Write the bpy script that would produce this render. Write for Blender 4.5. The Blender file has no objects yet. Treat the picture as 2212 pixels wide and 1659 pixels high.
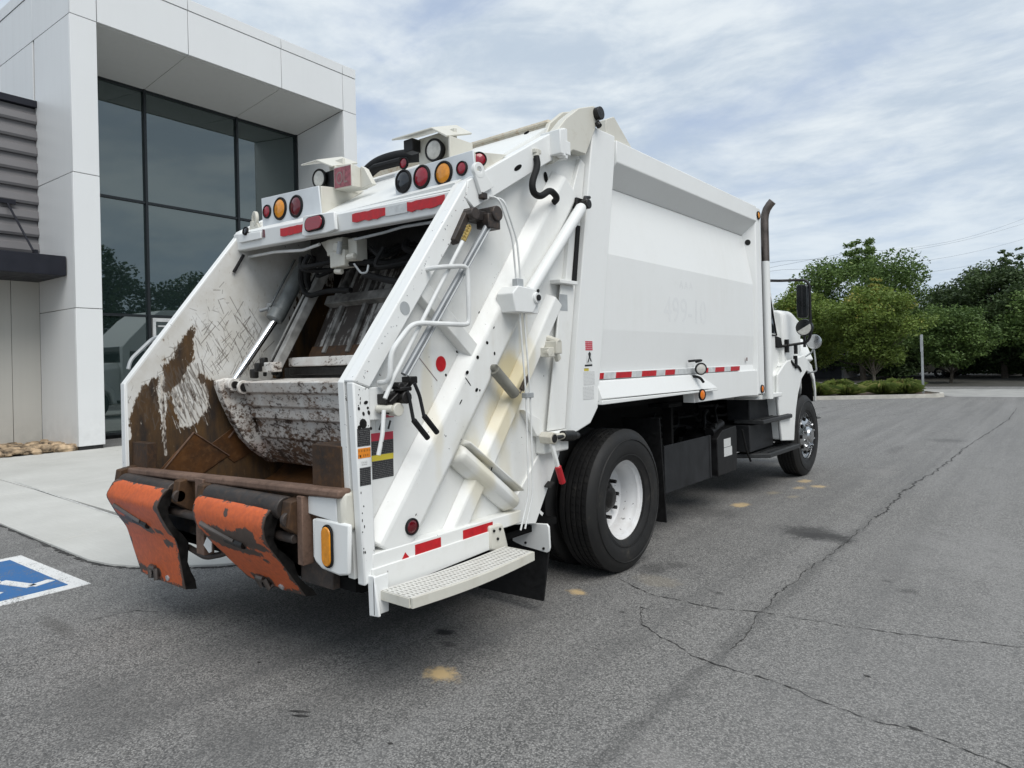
import bpy, bmesh, math, random
import numpy as np
from mathutils import Vector, Matrix
R = math.radians
rnd = random.Random(7)
sc = bpy.context.scene
col = sc.collection

# ------------------------------------------------------------------ camera
cam_d = bpy.data.cameras.new('camera'); cam = bpy.data.objects.new('camera', cam_d); col.objects.link(cam)
yaw, pit, rol = R(38.1), R(-0.295), R(-1.444)
fw = Vector((-math.sin(yaw)*math.cos(pit), math.cos(yaw)*math.cos(pit), -math.sin(pit)))
rt = Vector((math.cos(yaw), math.sin(yaw), 0)); up = rt.cross(fw)
rt, up = math.cos(rol)*rt + math.sin(rol)*up, -math.sin(rol)*rt + math.cos(rol)*up
cam.matrix_world = Matrix(((rt.x, up.x, -fw.x, 3.718), (rt.y, up.y, -fw.y, -4.359), (rt.z, up.z, -fw.z, 1.543), (0, 0, 0, 1)))
cam_d.sensor_width = 36; cam_d.lens = 36*1461.4/2212
cam_d.shift_x = -0.01794; cam_d.shift_y = -0.02327
cam_d.clip_start = 0.05; cam_d.clip_end = 2000
sc.camera = cam

# ------------------------------------------------------------------ node helper
class G:
    def __init__(s, tree):
        s.t = tree; tree.nodes.clear()
    def n(s, typ, props=None, **ins):
        nd = s.t.nodes.new(typ)
        for k, v in (props or {}).items(): setattr(nd, k, v)
        for k, v in ins.items():
            key = int(k[1:]) if k[0] == 'i' and k[1:].isdigit() else k.replace('_', ' ')
            s.set(nd.inputs[key], v)
        return nd
    def set(s, sock, v):
        if isinstance(v, bpy.types.NodeSocket): s.t.links.new(v, sock)
        elif isinstance(v, (tuple, list)) and len(v) == 3 and sock.type == 'RGBA': sock.default_value = (*v, 1)
        else: sock.default_value = v
    def math(s, op, a, b=0.0, c=0.0, clamp=False):
        return s.n('ShaderNodeMath', dict(operation=op, use_clamp=clamp), i0=a, i1=b, i2=c).outputs[0]
    def mix(s, f, a, b, blend='MIX'):
        nd = s.t.nodes.new('ShaderNodeMix'); nd.data_type = 'RGBA'; nd.blend_type = blend
        s.set(nd.inputs[0], f); s.set(nd.inputs[6], a); s.set(nd.inputs[7], b)
        return nd.outputs[2]
    def noise(s, vec, scale, detail=4, rough=.55, dist=0.0):
        nd = s.n('ShaderNodeTexNoise', None, Vector=vec, Scale=scale, Detail=detail, Roughness=rough, Distortion=dist)
        return nd.outputs[0]
    def step(s, v, lo, hi, a=0.0, b=1.0, smooth=False):
        nd = s.n('ShaderNodeMapRange', dict(clamp=True, interpolation_type='SMOOTHSTEP' if smooth else 'LINEAR'))
        for i, x in enumerate((v, lo, hi, a, b)): s.set(nd.inputs[i], x)
        return nd.outputs[0]
    def map(s, vec, scale=(1, 1, 1), loc=(0, 0, 0), rot=(0, 0, 0)):
        return s.n('ShaderNodeMapping', None, Vector=vec, Location=loc, Rotation=rot, Scale=scale).outputs[0]

# ------------------------------------------------------------------ sky and sun (bright overcast)
world = bpy.data.worlds.new('World'); sc.world = world; world.use_nodes = True
g = G(world.node_tree)
SUN_EL, SUN_AZ = R(54), R(112)            # azimuth clockwise from +Y
sky = g.n('ShaderNodeTexSky', dict(sky_type='NISHITA', sun_disc=False, sun_elevation=SUN_EL, sun_rotation=SUN_AZ, dust_density=1.5, ozone_density=2.0))
d = g.n('ShaderNodeTexCoord').outputs['Generated']
sep = g.n('ShaderNodeSeparateXYZ', None, Vector=d)
zz = g.math('MAXIMUM', sep.outputs[2], 0.0)
den = g.math('ADD', zz, 0.16)
px = g.math('DIVIDE', sep.outputs[0], den); py = g.math('DIVIDE', sep.outputs[1], den)
pv = g.n('ShaderNodeCombineXYZ', None, X=px, Y=py, Z=0.0).outputs[0]
dv = g.map(d, scale=(1.0, 1.0, 2.6), rot=(R(9), R(-7), R(20)))
n1 = g.noise(dv, 2.3, 9, .56, .5)
n2 = g.noise(g.map(pv, scale=(0.8, 1.3, 1), rot=(0, 0, R(-38)), loc=(3.3, 1.7, 0)), 1.9, 10, .60, .4)
cl = g.math('ADD', g.math('MULTIPLY', n1, .66), g.math('MULTIPLY', n2, .34))
cover = g.step(cl, .33, .50, 0.0, 1.0, True)
n3 = g.noise(g.map(d, scale=(1.0, 1.0, 3.4), loc=(4, 2, 1), rot=(R(-6), R(8), R(50))), 3.6, 10, .60, .55)
n4 = g.noise(g.map(pv, scale=(0.9, 1.3, 1), loc=(1, 9, 0), rot=(0, 0, R(-30))), 5.5, 7, .62, .3)
dense = g.step(g.math('ADD', g.math('MULTIPLY', n3, .70), g.math('MULTIPLY', n4, .30)), .37, .63, 0.0, 1.0, True)
cloudc = g.mix(dense, (4.7, 5.5, 6.4), (7.1, 7.65, 8.0))
blue = g.mix(.8, sky.outputs[0], (4.4, 5.3, 6.8))
haze_f = g.step(zz, .02, .30, .45, .0, True)
skyc = g.mix(g.math('MULTIPLY', cover, .93), blue, cloudc)
skyc = g.mix(haze_f, skyc, (4.9, 5.95, 7.1))
bg = g.n('ShaderNodeBackground', None, Color=skyc, Strength=0.075)
out = g.n('ShaderNodeOutputWorld', None, Surface=bg.outputs[0])
sun_d = bpy.data.lights.new('sun', 'SUN'); sun = bpy.data.objects.new('sun', sun_d); col.objects.link(sun)
sun_d.energy = 1.6; sun_d.angle = R(42); sun_d.color = (1.0, .97, .92)
sdir = Vector((math.sin(SUN_AZ)*math.cos(SUN_EL), math.cos(SUN_AZ)*math.cos(SUN_EL), math.sin(SUN_EL)))
sun.rotation_euler = sdir.to_track_quat('Z', 'Y').to_euler(); sun.location = (20, 5, 30)
vs = sc.view_settings
vs.view_transform = 'Standard'; vs.look = 'None'; vs.exposure = 0.63; vs.gamma = 1.0; vs.use_curve_mapping = False

# ------------------------------------------------------------------ materials
MATS = {}
def newmat(name):
    m = bpy.data.materials.new(name); m.use_nodes = True; MATS[name] = m
    return m, G(m.node_tree)
def finish(g, color, rough=.5, metal=0.0, bump=None, bstr=.2, bdist=.01, spec=.5, **kw):
    p = g.n('ShaderNodeBsdfPrincipled', None, Base_Color=color, Roughness=rough, Metallic=metal)
    p.inputs['Specular IOR Level'].default_value = spec
    for k, v in kw.items(): g.set(p.inputs[k.replace('_', ' ')], v)
    if bump is not None:
        b = g.n('ShaderNodeBump', None, Height=bump, Strength=bstr, Distance=bdist)
        g.t.links.new(b.outputs[0], p.inputs['Normal'])
    g.n('ShaderNodeOutputMaterial', None, Surface=p.outputs[0])
    return p
def obj_co(g): return g.n('ShaderNodeNewGeometry').outputs['Position']
def simple(name, c, rough=.5, metal=0.0, var=.12, scale=6, spec=.5, bump=0.0, **kw):
    m, g = newmat(name); co = obj_co(g)
    n = g.noise(co, scale, 5)
    lo = tuple(x*(1-var*1.6) for x in c); hi = tuple(min(1, x*(1+var)) for x in c)
    cc = g.mix(g.step(n, .3, .7), lo, hi)
    finish(g, cc, g.step(n, .3, .7, rough*.85, min(1, rough*1.15)), metal, n if bump else None, bump, .01, spec, **kw)
    return m
def white_paint(name, base=(.80, .81, .80), dirt=(.50, .47, .39), amt=.5, chips=.0, rough=.38, stains=(), chipc=(.05, .045, .04)):
    m, g = newmat(name); co = obj_co(g)
    n = g.noise(co, 1.3, 6, .6)
    st = g.noise(g.map(co, scale=(9, 9, .9)), 1.6, 5, .6)
    f = g.math('MULTIPLY', g.step(n, .42, .78), g.step(st, .35, .75))
    c = g.mix(g.math('MULTIPLY', f, amt), base, dirt)
    fine = g.noise(co, 14, 4, .65)
    c = g.mix(g.math('MULTIPLY', g.step(fine, .56, .8), amt*.35), c, dirt)
    for (cx, cy, cz, rx, ry, rz, colr, k) in stains:
        v = g.n('ShaderNodeVectorMath', dict(operation='SUBTRACT'), i0=co, i1=(cx, cy, cz)).outputs[0]
        v = g.n('ShaderNodeVectorMath', dict(operation='MULTIPLY'), i0=v, i1=(1/rx, 1/ry, 1/rz)).outputs[0]
        l = g.n('ShaderNodeVectorMath', dict(operation='LENGTH'), i0=v).outputs['Value']
        l = g.math('ADD', l, g.math('MULTIPLY', g.math('SUBTRACT', g.noise(co, 5, 5, .6), .5), 1.0))
        c = g.mix(g.step(l, .45, 1.1, k, 0.0, True), c, colr)
    if chips:
        ch = g.noise(co, 34, 5, .7); area = g.noise(co, 2.2, 3)
        th = g.math('ADD', g.math('MULTIPLY', ch, .75), g.math('MULTIPLY', area, .25))
        c = g.mix(g.step(th, .665-chips*.1, .69-chips*.1), c, chipc)
    wave = g.math('ADD', g.noise(g.map(co, scale=(1, .7, .7)), 1.5, 3), g.math('MULTIPLY', fine, .03))
    finish(g, c, g.step(n, .3, .8, rough*.85, rough*1.5), 0, wave, .10, .05)
    return m
white_paint('white_truck_paint', base=(.79, .80, .785), amt=.34)
white_paint('white_body_paint', base=(.79, .80, .79), dirt=(.58, .575, .53), amt=.28)
white_paint('white_chipped_paint', amt=.3, chips=.32)
white_paint('white_tailgate_paint', base=(.79, .795, .775), amt=.42, chips=.12,
            stains=[(1.15, -1.30, 1.42, .3, .15, .30, (.70, .60, .36), .9), (1.15, -1.42, 1.20, .3, .11, .20, (.70, .62, .42), .75), (1.15, -1.62, .95, .3, .10, .3, (.66, .60, .42), .55),
                    (1.15, -1.95, 1.35, .3, .05, .45, (.68, .62, .46), .5), (1.15, -1.15, 1.7, .3, .06, .35, (.68, .62, .45), .5),
                    (1.15, -1.36, .82, .3, .08, .35, (.62, .58, .46), .55), (1.15, -1.75, 1.1, .3, .12, .2, (.60, .58, .50), .5)])
white_paint('cream_paint', base=(.62, .605, .54), dirt=(.36, .31, .22), amt=.75)
white_paint('blade_paint', base=(.70, .69, .66), dirt=(.20, .13, .09), amt=.9, chips=1.15, rough=.6, chipc=(.07, .05, .04))
def blade_mat():
    m, g = newmat('worn_blade_paint'); co = obj_co(g)
    z = g.n('ShaderNodeSeparateXYZ', None, Vector=co).outputs[2]
    low = g.step(z, .85, 1.42, 1.0, 0.0)
    ch = g.noise(g.map(co, scale=(.7, 1, 1.25)), 30, 8, .72, .25); ar = g.noise(co, 3.5, 4)
    t = g.math('ADD', g.math('ADD', g.math('MULTIPLY', ch, .7), g.math('MULTIPLY', ar, .3)), g.math('MULTIPLY', low, .11))
    base = g.mix(g.step(g.noise(co, 7, 5, .6), .35, .7), (.74, .73, .70), (.56, .51, .46))
    pink = g.step(g.noise(co, 4.2, 3), .57, .66)
    base = g.mix(g.math('MULTIPLY', g.math('MULTIPLY', pink, low), .5), base, (.42, .23, .19))
    dk = g.mix(g.step(g.noise(co, 9, 3), .4, .6), (.05, .035, .028), (.14, .085, .055))
    base = g.mix(g.math('MULTIPLY', low, .55), base, (.34, .30, .28))
    c = g.mix(g.step(t, .535, .60), base, dk)
    finish(g, c, .62, 0, ch, .15, .004)
blade_mat()
def rust_mat(name, a, b, c3, rough=.75):
    m, g = newmat(name); co = obj_co(g)
    n = g.noise(co, 4, 7, .68, .4); n2 = g.noise(co, 26, 5, .7)
    c = g.mix(g.step(n, .32, .66), a, b)
    c = g.mix(g.math('MULTIPLY', g.step(n2, .5, .72), .7), c, c3)
    finish(g, c, g.step(n2, .3, .7, rough*.8, rough*1.1), .15, n2, .3, .004)
rust_mat('rust', (.022, .014, .010), (.075, .036, .014), (.12, .058, .022))
rust_mat('orange_rust', (.035, .018, .009), (.12, .048, .012), (.16, .075, .025), .6)
rust_mat('lip_rust', (.10, .06, .042), (.20, .125, .09), (.07, .042, .03), .7)
def wall_rust_shade():
    m, g = newmat('rusted_shaded_wall'); co = obj_co(g)
    at = g.n('ShaderNodeAttribute', dict(attribute_name='wear')).outputs
    s = g.n('ShaderNodeSeparateColor', None, Color=at['Color']).outputs
    nz = g.math('ADD', g.math('MULTIPLY', g.noise(g.map(co, scale=(1, 1.5, .55)), 26, 7, .72), .7), g.math('MULTIPLY', g.noise(co, 7, 5, .65), .3)); nb = g.noise(co, 5, 5, .6)
    r = g.math('ADD', s[0], g.math('MULTIPLY', g.math('SUBTRACT', nz, .5), 3.6))
    k = g.math('ADD', s[1], g.math('MULTIPLY', g.math('SUBTRACT', nz, .5), .7))
    white = g.mix(g.step(nb, .35, .7), (.76, .76, .74), (.62, .60, .55))
    rc = g.mix(g.step(g.noise(g.map(co, scale=(1, 3, .8)), 3.4, 6, .65), .36, .64), (.024, .017, .013), (.10, .052, .016))
    rc = g.mix(g.step(nz, .56, .7), rc, (.14, .085, .04))
    c = g.mix(g.step(r, .28, .50, 0.0, .5), white, (.34, .26, .17))
    c = g.mix(g.step(r, .44, .56), c, rc)
    c = g.mix(g.step(k, .38, .80, 0.0, .80), c, (.10, .078, .06))
    c = g.mix(g.step(s[2], .5, .7), c, g.mix(g.step(nz, .45, .56), (.62, .58, .52), (.06, .04, .03)))
    finish(g, c, g.step(r, .42, .52, .42, .68), 0, nz, .12, .003)
wall_rust_shade()
simple('strut_olive', (.22, .215, .185), .55, var=.25)
rust_mat('worn_roller', (.018, .017, .017), (.055, .042, .036), (.11, .075, .055), .55)
rust_mat('ridge_rust', (.50, .45, .35), (.62, .58, .49), (.36, .20, .09), .7)
def orange_mat():
    m, g = newmat('scraped_orange_paint'); co = g.n('ShaderNodeTexCoord').outputs['Object']
    at = g.n('ShaderNodeAttribute', dict(attribute_name='wear')).outputs['Fac']
    n = g.noise(co, 13, 8, .72, .4); n2 = g.noise(co, 40, 4)
    c = g.mix(g.step(n2, .35, .65), (.62, .125, .030), (.52, .100, .028))
    c = g.mix(g.math('MULTIPLY', g.step(n, .55, .68), .35), c, (.38, .09, .05))
    k = g.math('ADD', g.math('MULTIPLY', at, 1.55), g.math('MULTIPLY', g.math('SUBTRACT', n, .5), 3.2))
    c = g.mix(g.step(g.noise(co, 5, 6, .65), .5, .75, 0.0, .45), c, (.30, .075, .03))
    c = g.mix(g.step(k, .46, .53), c, g.mix(n2, (.040, .027, .022), (.10, .07, .055)))
    finish(g, c, .5, 0, n2, .08, .004)
orange_mat()
simple('black_rubber', (.0095, .0095, .010), .7, var=.4, scale=30, bump=.12, spec=.3)
def tyre_mat():
    m, g = newmat('tyre_rubber'); co = obj_co(g)
    n = g.noise(co, 7, 6, .65); f = g.noise(co, 45, 4, .6)
    c = g.mix(g.step(n, .3, .7), (.010, .010, .0105), (.017, .0165, .016))
    c = g.mix(g.math('MULTIPLY', g.step(n, .56, .72), g.step(f, .45, .65)), c, (.050, .044, .036))
    finish(g, c, g.step(n, .3, .7, .5, .75), 0, f, .08, .004, .4)
tyre_mat()
simple('black_metal', (.0095, .0095, .010), .5, var=.4, scale=12, spec=.35)
simple('chassis_black', (.0055, .0055, .0055), .8, var=.4, scale=8, spec=.15)
simple('dark_grey_plastic', (.020, .021, .023), .55, var=.3, spec=.3)
simple('step_grey', (.028, .029, .030), .55, var=.25, scale=20, spec=.4)
simple('grease_black', (.010, .009, .0085), .42, var=.5, scale=25, bump=.4, spec=.4)
simple('chrome', (.85, .86, .88), .10, 1.0, var=.04)
simple('aluminium', (.52, .53, .54), .24, 1.0, var=.10)
simple('grey_steel', (.30, .31, .31), .45, .4, var=.2)
simple('rib_grey', (.19, .185, .175), .6, .0, var=.5, scale=9)
simple('cylinder_grey', (.20, .215, .215), .42, .1, var=.25, scale=9)
simple('panel_grey', (.36, .355, .34), .55, .0, var=.4, scale=6)
simple('zinc', (.30, .315, .33), .5, .35, var=.15)
simple('galvanised_grey', (.42, .44, .45), .5, .2, var=.15)
simple('exhaust_steel', (.17, .145, .13), .42, .7, var=.25)
simple('red_lens', (.30, .006, .020), .14, spec=.8, var=.1)
simple('dark_red_lens', (.11, .003, .008), .12, spec=.8, var=.1)
simple('amber_lens', (.72, .27, .012), .16, spec=.8, var=.12, scale=40)
simple('orange_lens', (.80, .20, .01), .2, spec=.8)
simple('black_lens', (.008, .010, .013), .12, spec=.8)
simple('clear_lens', (.60, .59, .55), .2, var=.12, scale=30)
simple('red_tape', (.50, .007, .014), .4, var=.12, scale=30)
simple('silver_tape', (.60, .62, .62), .35, var=.12, scale=20)
simple('red_grip', (.42, .012, .02), .45)
simple('red_sticker', (.50, .04, .07), .5)
simple('faded_red_sticker', (.32, .10, .12), .6, var=.3, scale=40)
simple('faded_grey_print', (.27, .20, .19), .6)
simple('orange_sticker', (.75, .25, .02), .5)
simple('white_sticker', (.72, .73, .72), .5)
simple('black_print', (.015, .015, .016), .5)
simple('yellow_print', (.62, .50, .05), .5)
simple('ghost_print', (.757, .767, .763), .40, var=.02)
simple('gold_brass', (.42, .30, .10), .4, .6, var=.3)
simple('mirror_back', (.010, .012, .013), .3)
simple('cab_glass', (.012, .016, .018), .06, spec=.8)
def text_block(name, base, ink, rows, fill=.62):
    """print too fine to read: rows of broken dashes"""
    m, g = newmat(name); co = obj_co(g)
    s = g.n('ShaderNodeSeparateXYZ', None, Vector=co).outputs
    row = g.math('FRACT', g.math('MULTIPLY', s[2], rows))
    a = g.step(row, .30, .36); b = g.step(row, .78, .84, 1.0, 0.0)
    w = g.n('ShaderNodeCombineXYZ', None, X=g.math('MULTIPLY', s[1], 210.0), Y=g.math('FLOOR', g.math('MULTIPLY', s[2], rows)), Z=0.0).outputs[0]
    n = g.noise(w, 1.0, 2)
    f = g.math('MULTIPLY', g.math('MULTIPLY', a, b), g.step(n, fill-.25, fill-.2))
    finish(g, g.mix(g.math('MULTIPLY', f, .8), base, ink), .5)
text_block('black_sticker_print', (.012, .012, .014), (.15, .15, .15), 118, .70)
text_block('white_sticker_print', (.70, .71, .70), (.40, .40, .40), 110, .70)
text_block('red_sticker_print', (.50, .035, .06), (.62, .40, .42), 75, .7)
text_block('orange_sticker_print', (.76, .25, .02), (.10, .04, .01), 45, .74)
text_block('yellow_sticker_print', (.62, .50, .05), (.05, .04, .02), 45, .7)

# ------------------------------------------------------------------ mesh builder
class MB:
    def __init__(s): s.v = []; s.f = []
    def add(s, vs, fs):
        o = len(s.v); s.v += [tuple(map(float, v)) for v in vs]; s.f += [tuple(i+o for i in f) for f in fs]; return s
    def box(s, x0, x1, y0, y1, z0, z1):
        return s.hexa([(x0, y0, z0), (x1, y0, z0), (x1, y1, z0), (x0, y1, z0), (x0, y0, z1), (x1, y0, z1), (x1, y1, z1), (x0, y1, z1)])
    def hexa(s, p): return s.add(p, [(3, 2, 1, 0), (4, 5, 6, 7), (0, 1, 5, 4), (1, 2, 6, 5), (2, 3, 7, 6), (3, 0, 4, 7)])
    def prism(s, pts, ax, a, b):
        def mk(p, t): return {'X': (t, p[0], p[1]), 'Y': (p[0], t, p[1]), 'Z': (p[0], p[1], t)}[ax]
        n = len(pts)
        vs = [mk(p, a) for p in pts]+[mk(p, b) for p in pts]
        return s.add(vs, [tuple(range(n))[::-1], tuple(range(n, 2*n))]+[(i, (i+1) % n, n+(i+1) % n, n+i) for i in range(n)])
    def rail(s, p0, p1, w0, w1, x0, x1, e0=0, e1=0):
        """a pressed channel along p0-p1 in the yz plane, wide w0 at x0 and w1 at x1"""
        a = Vector(p0); b = Vector(p1); t = (b-a).normalized(); nn = Vector((-t.y, t.x))
        a = a-t*e0; b = b+t*e1
        vs = [(x0, *(a-nn*w0/2)), (x0, *(b-nn*w0/2)), (x0, *(b+nn*w0/2)), (x0, *(a+nn*w0/2)),
              (x1, *(a-nn*w1/2)), (x1, *(b-nn*w1/2)), (x1, *(b+nn*w1/2)), (x1, *(a+nn*w1/2))]
        return s.hexa(vs)
    def tube(s, pts, r, n=8, fillet=0, caps=True):
        P = [Vector(p) for p in pts]
        if fillet:
            Q = [P[0]]
            for i in range(1, len(P)-1):
                a, b, c = P[i-1], P[i], P[i+1]
                f0 = min(fillet, (a-b).length*.45); f1 = min(fillet, (c-b).length*.45)
                s0 = b+(a-b).normalized()*f0; s1 = b+(c-b).normalized()*f1
                for k in range(5):
                    t = k/4; Q.append(s0*(1-t)**2+b*2*t*(1-t)+s1*t*t)
            Q.append(P[-1]); P = Q
        rs = r if isinstance(r, (list, tuple)) else [r]*len(P)
        o = len(s.v); prev = None
        for i, p in enumerate(P):
            t = ((P[min(i+1, len(P)-1)]-P[max(i-1, 0)])).normalized()
            if prev is None:
                u = t.orthogonal().normalized()
            else:
                u = (prev-t*prev.dot(t)).normalized()
            prev = u; w = t.cross(u)
            for k in range(n):
                a = 2*math.pi*k/n
                s.v.append(tuple(p+(u*math.cos(a)+w*math.sin(a))*rs[i]))
        for i in range(len(P)-1):
            for k in range(n):
                s.f.append((o+i*n+k, o+i*n+(k+1) % n, o+(i+1)*n+(k+1) % n, o+(i+1)*n+k))
        if caps:
            s.f.append(tuple(o+k for k in range(n))[::-1]); m = o+(len(P)-1)*n
            s.f.append(tuple(m+k for k in range(n)))
        return s
    def cyl(s, p0, p1, r, n=16, r1=None): return s.tube([p0, p1], [r, r if r1 is None else r1], n)
    def lathe(s, prof, p0, axis, n=32, closed=False):
        """prof: (radius, distance along axis)"""
        ax = Vector(axis).normalized(); u = ax.orthogonal().normalized(); w = ax.cross(u); p0 = Vector(p0)
        o = len(s.v)
        for (r, t) in prof:
            for k in range(n):
                a = 2*math.pi*k/n; s.v.append(tuple(p0+ax*t+(u*math.cos(a)+w*math.sin(a))*r))
        m = len(prof)
        for i in range(m-1 if not closed else m):
            j = (i+1) % m
            for k in range(n):
                s.f.append((o+i*n+k, o+i*n+(k+1) % n, o+j*n+(k+1) % n, o+j*n+k))
        if not closed:
            for i in (0, m-1):
                if prof[i][0] > 1e-4: s.f.append(tuple(o+i*n+k for k in range(n)))
        return s
    def build(s, name, mat, parent=None, bevel=0.0, angle=32, smooth=True, seg=2):
        me = bpy.data.meshes.new(name); me.from_pydata(s.v, [], s.f); me.update()
        bm = bmesh.new(); bm.from_mesh(me); bmesh.ops.recalc_face_normals(bm, faces=bm.faces); bm.to_mesh(me); bm.free()
        if smooth:
            me.polygons.foreach_set('use_smooth', [True]*len(me.polygons)); me.set_sharp_from_angle(angle=R(angle))
        me.materials.append(MATS[mat] if isinstance(mat, str) else mat)
        o = bpy.data.objects.new(name, me); col.objects.link(o)
        if parent is not None: o.parent = parent
        if bevel:
            b = o.modifiers.new('bevel', 'BEVEL'); b.width = bevel; b.segments = seg; b.limit_method = 'ANGLE'; b.angle_limit = R(38); b.harden_normals = False
        return o
def tag(o, label=None, cat=None, group=None, kind=None):
    for k, v in (('label', label), ('category', cat), ('group', group), ('kind', kind)):
        if v: o[k] = v
    return o
def empty(name, loc=(0, 0, 0), rz=0.0):
    o = bpy.data.objects.new(name, None); o.empty_display_size = .2; col.objects.link(o); o.location = loc; o.rotation_euler = (0, 0, rz); return o
def copy_to(o, parent, loc=None, name=None):
    c = o.copy(); col.objects.link(c); c.parent = parent
    if loc is not None: c.location = loc
    return c

# ================================================================== SETTING
def asphalt():
    m, g = newmat('asphalt'); co = obj_co(g)
    xy = g.n('ShaderNodeSeparateXYZ', None, Vector=co).outputs
    v = g.n('ShaderNodeTexVoronoi', dict(feature='F1'), Vector=co, Scale=140.0, Randomness=1.0)
    stone = g.n('ShaderNodeSeparateColor', None, Color=v.outputs['Color']).outputs[0]
    gap = g.step(v.outputs['Distance'], .25, .75, 0.0, 1.0)
    n = g.noise(co, 150, 4, .75); big = g.noise(co, .45, 6, .62); mid = g.noise(co, 3.2, 5, .6)
    val = g.math('ADD', g.math('MULTIPLY', stone, .55), g.math('MULTIPLY', n, .45))
    c = g.mix(g.step(val, .25, .80), (.074, .0725, .070), (.425, .413, .393))
    c = g.mix(g.math('MULTIPLY', gap, .50), c, (.040, .040, .041))
    c = g.mix(g.step(big, .35, .68, 0.0, .26), c, (.215, .213, .21))
    c = g.mix(g.step(mid, .50, .74, 0.0, .24), c, (.070, .070, .071))
    lane = g.noise(g.map(co, scale=(2.2, .10, 1)), 1.4, 5, .6)
    c = g.mix(g.step(lane, .48, .70, 0.0, .45), c, (.105, .104, .103)); c = g.mix(g.step(lane, .28, .46, .35, 0.0), c, (.27, .265, .258))
    pale = g.step(g.math('ADD', xy[0], g.math('MULTIPLY', mid, .5)), 2.2, 3.0, 0.0, .16)      # newer strip of paving right of the seam
    c = g.mix(pale, c, (.255, .25, .243))
    sx = g.math('ABSOLUTE', g.math('SUBTRACT', g.math('ADD', xy[0], g.math('MULTIPLY', g.math('SUBTRACT', g.noise(co, 2.6, 7, .75), .5), .20)), 2.28))
    seam = g.math('MULTIPLY', g.step(sx, .006, .06, .34, 0.0), g.step(xy[1], 1.6, 3.4, 1.0, .35))
    c = g.mix(seam, c, (.045, .045, .045))
    dark = (.035, .034, .034); sand = (.60, .44, .23); tan = (.30, .26, .19)
    st = [(1.95, 1.80, .34, .26, dark, .75), (2.12, 1.70, .24, .14, dark, .6), (1.23, -1.98, .105, .075, sand, 1.0), (1.12, -.60, .085, .06, sand, .8),
          (1.03, 2.58, .09, .13, sand, .75), (1.19, 4.32, .08, .13, sand, .6), (1.10, 3.4, .08, .13, tan, .6), (1.35, 3.3, .06, .1, tan, .6),
          (1.26, 3.85, .08, .1, sand, .5), (1.42, 4.05, .09, .10, sand, .6), (.87, -1.60, .065, .05, (.02, .02, .022), .9), (1.02, -1.70, .05, .035, dark, .6),
          (1.3, .15, .12, .2, dark, .55), (1.42, .3, .10, .1, dark, .4), (-1.18, -2.9, .30, .06, (.06, .055, .05), .45), (.9, 2.1, .3, .3, dark, .4),
          (1.45, -.1, .20, .12, tan, .28), (2.1, 9.6, .3, .35, dark, .4), (.2, -3.1, .5, .22, (.10, .098, .095), .35), (2.9, .6, .07, .06, dark, .5), (2.75, .75, .04, .03, dark, .5), (1.9, -.1, .04, .03, dark, .6), (1.55, -.75, .035, .03, dark, .7), (2.6, -2.1, .3, .2, (.27, .26, .25), .35), (1.0, -2.9, .6, .12, (.10, .098, .095), .3), (3.1, 1.9, .4, .9, (.27, .265, .26), .3), (1.55, 7.9, .12, .6, dark, .3), (1.8, 5.6, .2, .5, (.24, .23, .22), .4)]
    for (x, y, rx, ry, cc, k) in st:
        d = g.n('ShaderNodeVectorMath', dict(operation='SUBTRACT'), i0=co, i1=(x, y, 0)).outputs[0]
        d = g.n('ShaderNodeVectorMath', dict(operation='MULTIPLY'), i0=d, i1=(1/rx, 1/ry, 0)).outputs[0]
        l = g.n('ShaderNodeVectorMath', dict(operation='LENGTH'), i0=d).outputs['Value']
        l = g.math('ADD', l, g.math('MULTIPLY', g.math('SUBTRACT', mid, .5), 1.9))
        l = g.math('ADD', l, g.math('MULTIPLY', g.math('SUBTRACT', g.noise(co, 19, 5, .7), .5), 1.9))
        c = g.mix(g.step(l, .35, 1.25, k, 0.0, True), c, cc)
    b = g.math('ADD', g.math('MULTIPLY', g.math('SUBTRACT', 1.0, v.outputs['Distance']), .6), g.math('MULTIPLY', n, .4))
    finish(g, c, g.step(n, .3, .7, .72, .92), 0, b, .55, .006, .35)
asphalt()
def concrete():
    m, g = newmat('concrete'); co = obj_co(g)
    n = g.noise(co, .8, 6, .6); f = g.noise(co, 60, 4, .7); br = g.noise(g.map(co, scale=(1, 18, 1)), 3, 4)
    c = g.mix(g.step(n, .32, .7), (.47, .465, .435), (.575, .57, .54))
    c = g.mix(g.math('MULTIPLY', g.step(br, .4, .7), .25), c, (.42, .415, .39))
    c = g.mix(g.math('MULTIPLY', g.step(f, .56, .74), .35), c, (.36, .35, .33))
    finish(g, c, .85, 0, f, .12, .003, .3)
concrete()
simple('kerb_concrete', (.52, .50, .45), .85, var=.15, scale=4)
simple('driveway_concrete', (.33, .325, .31), .85, var=.15, scale=1.5)
simple('mulch', (.095, .065, .045), .95, var=.4, scale=9, bump=.3)
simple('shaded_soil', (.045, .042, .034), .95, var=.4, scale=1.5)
simple('joint_sealant', (.50, .50, .48), .8, var=.2, scale=20)
simple('crack_dark', (.050, .048, .046), .95, var=.6, scale=30)
def road_paint(name, c):
    m, g = newmat(name); co = obj_co(g)
    n = g.noise(co, 85, 4, .7); b = g.noise(co, 6, 4)
    cc = g.mix(g.step(g.math('ADD', g.math('MULTIPLY', n, .65), g.math('MULTIPLY', b, .35)), .535, .62), c, (.16, .16, .16))
    finish(g, cc, .7, 0, n, .3, .003, .35)
road_paint('white_road_paint', (.70, .70, .69)); road_paint('blue_road_paint', (.035, .135, .33))
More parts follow.
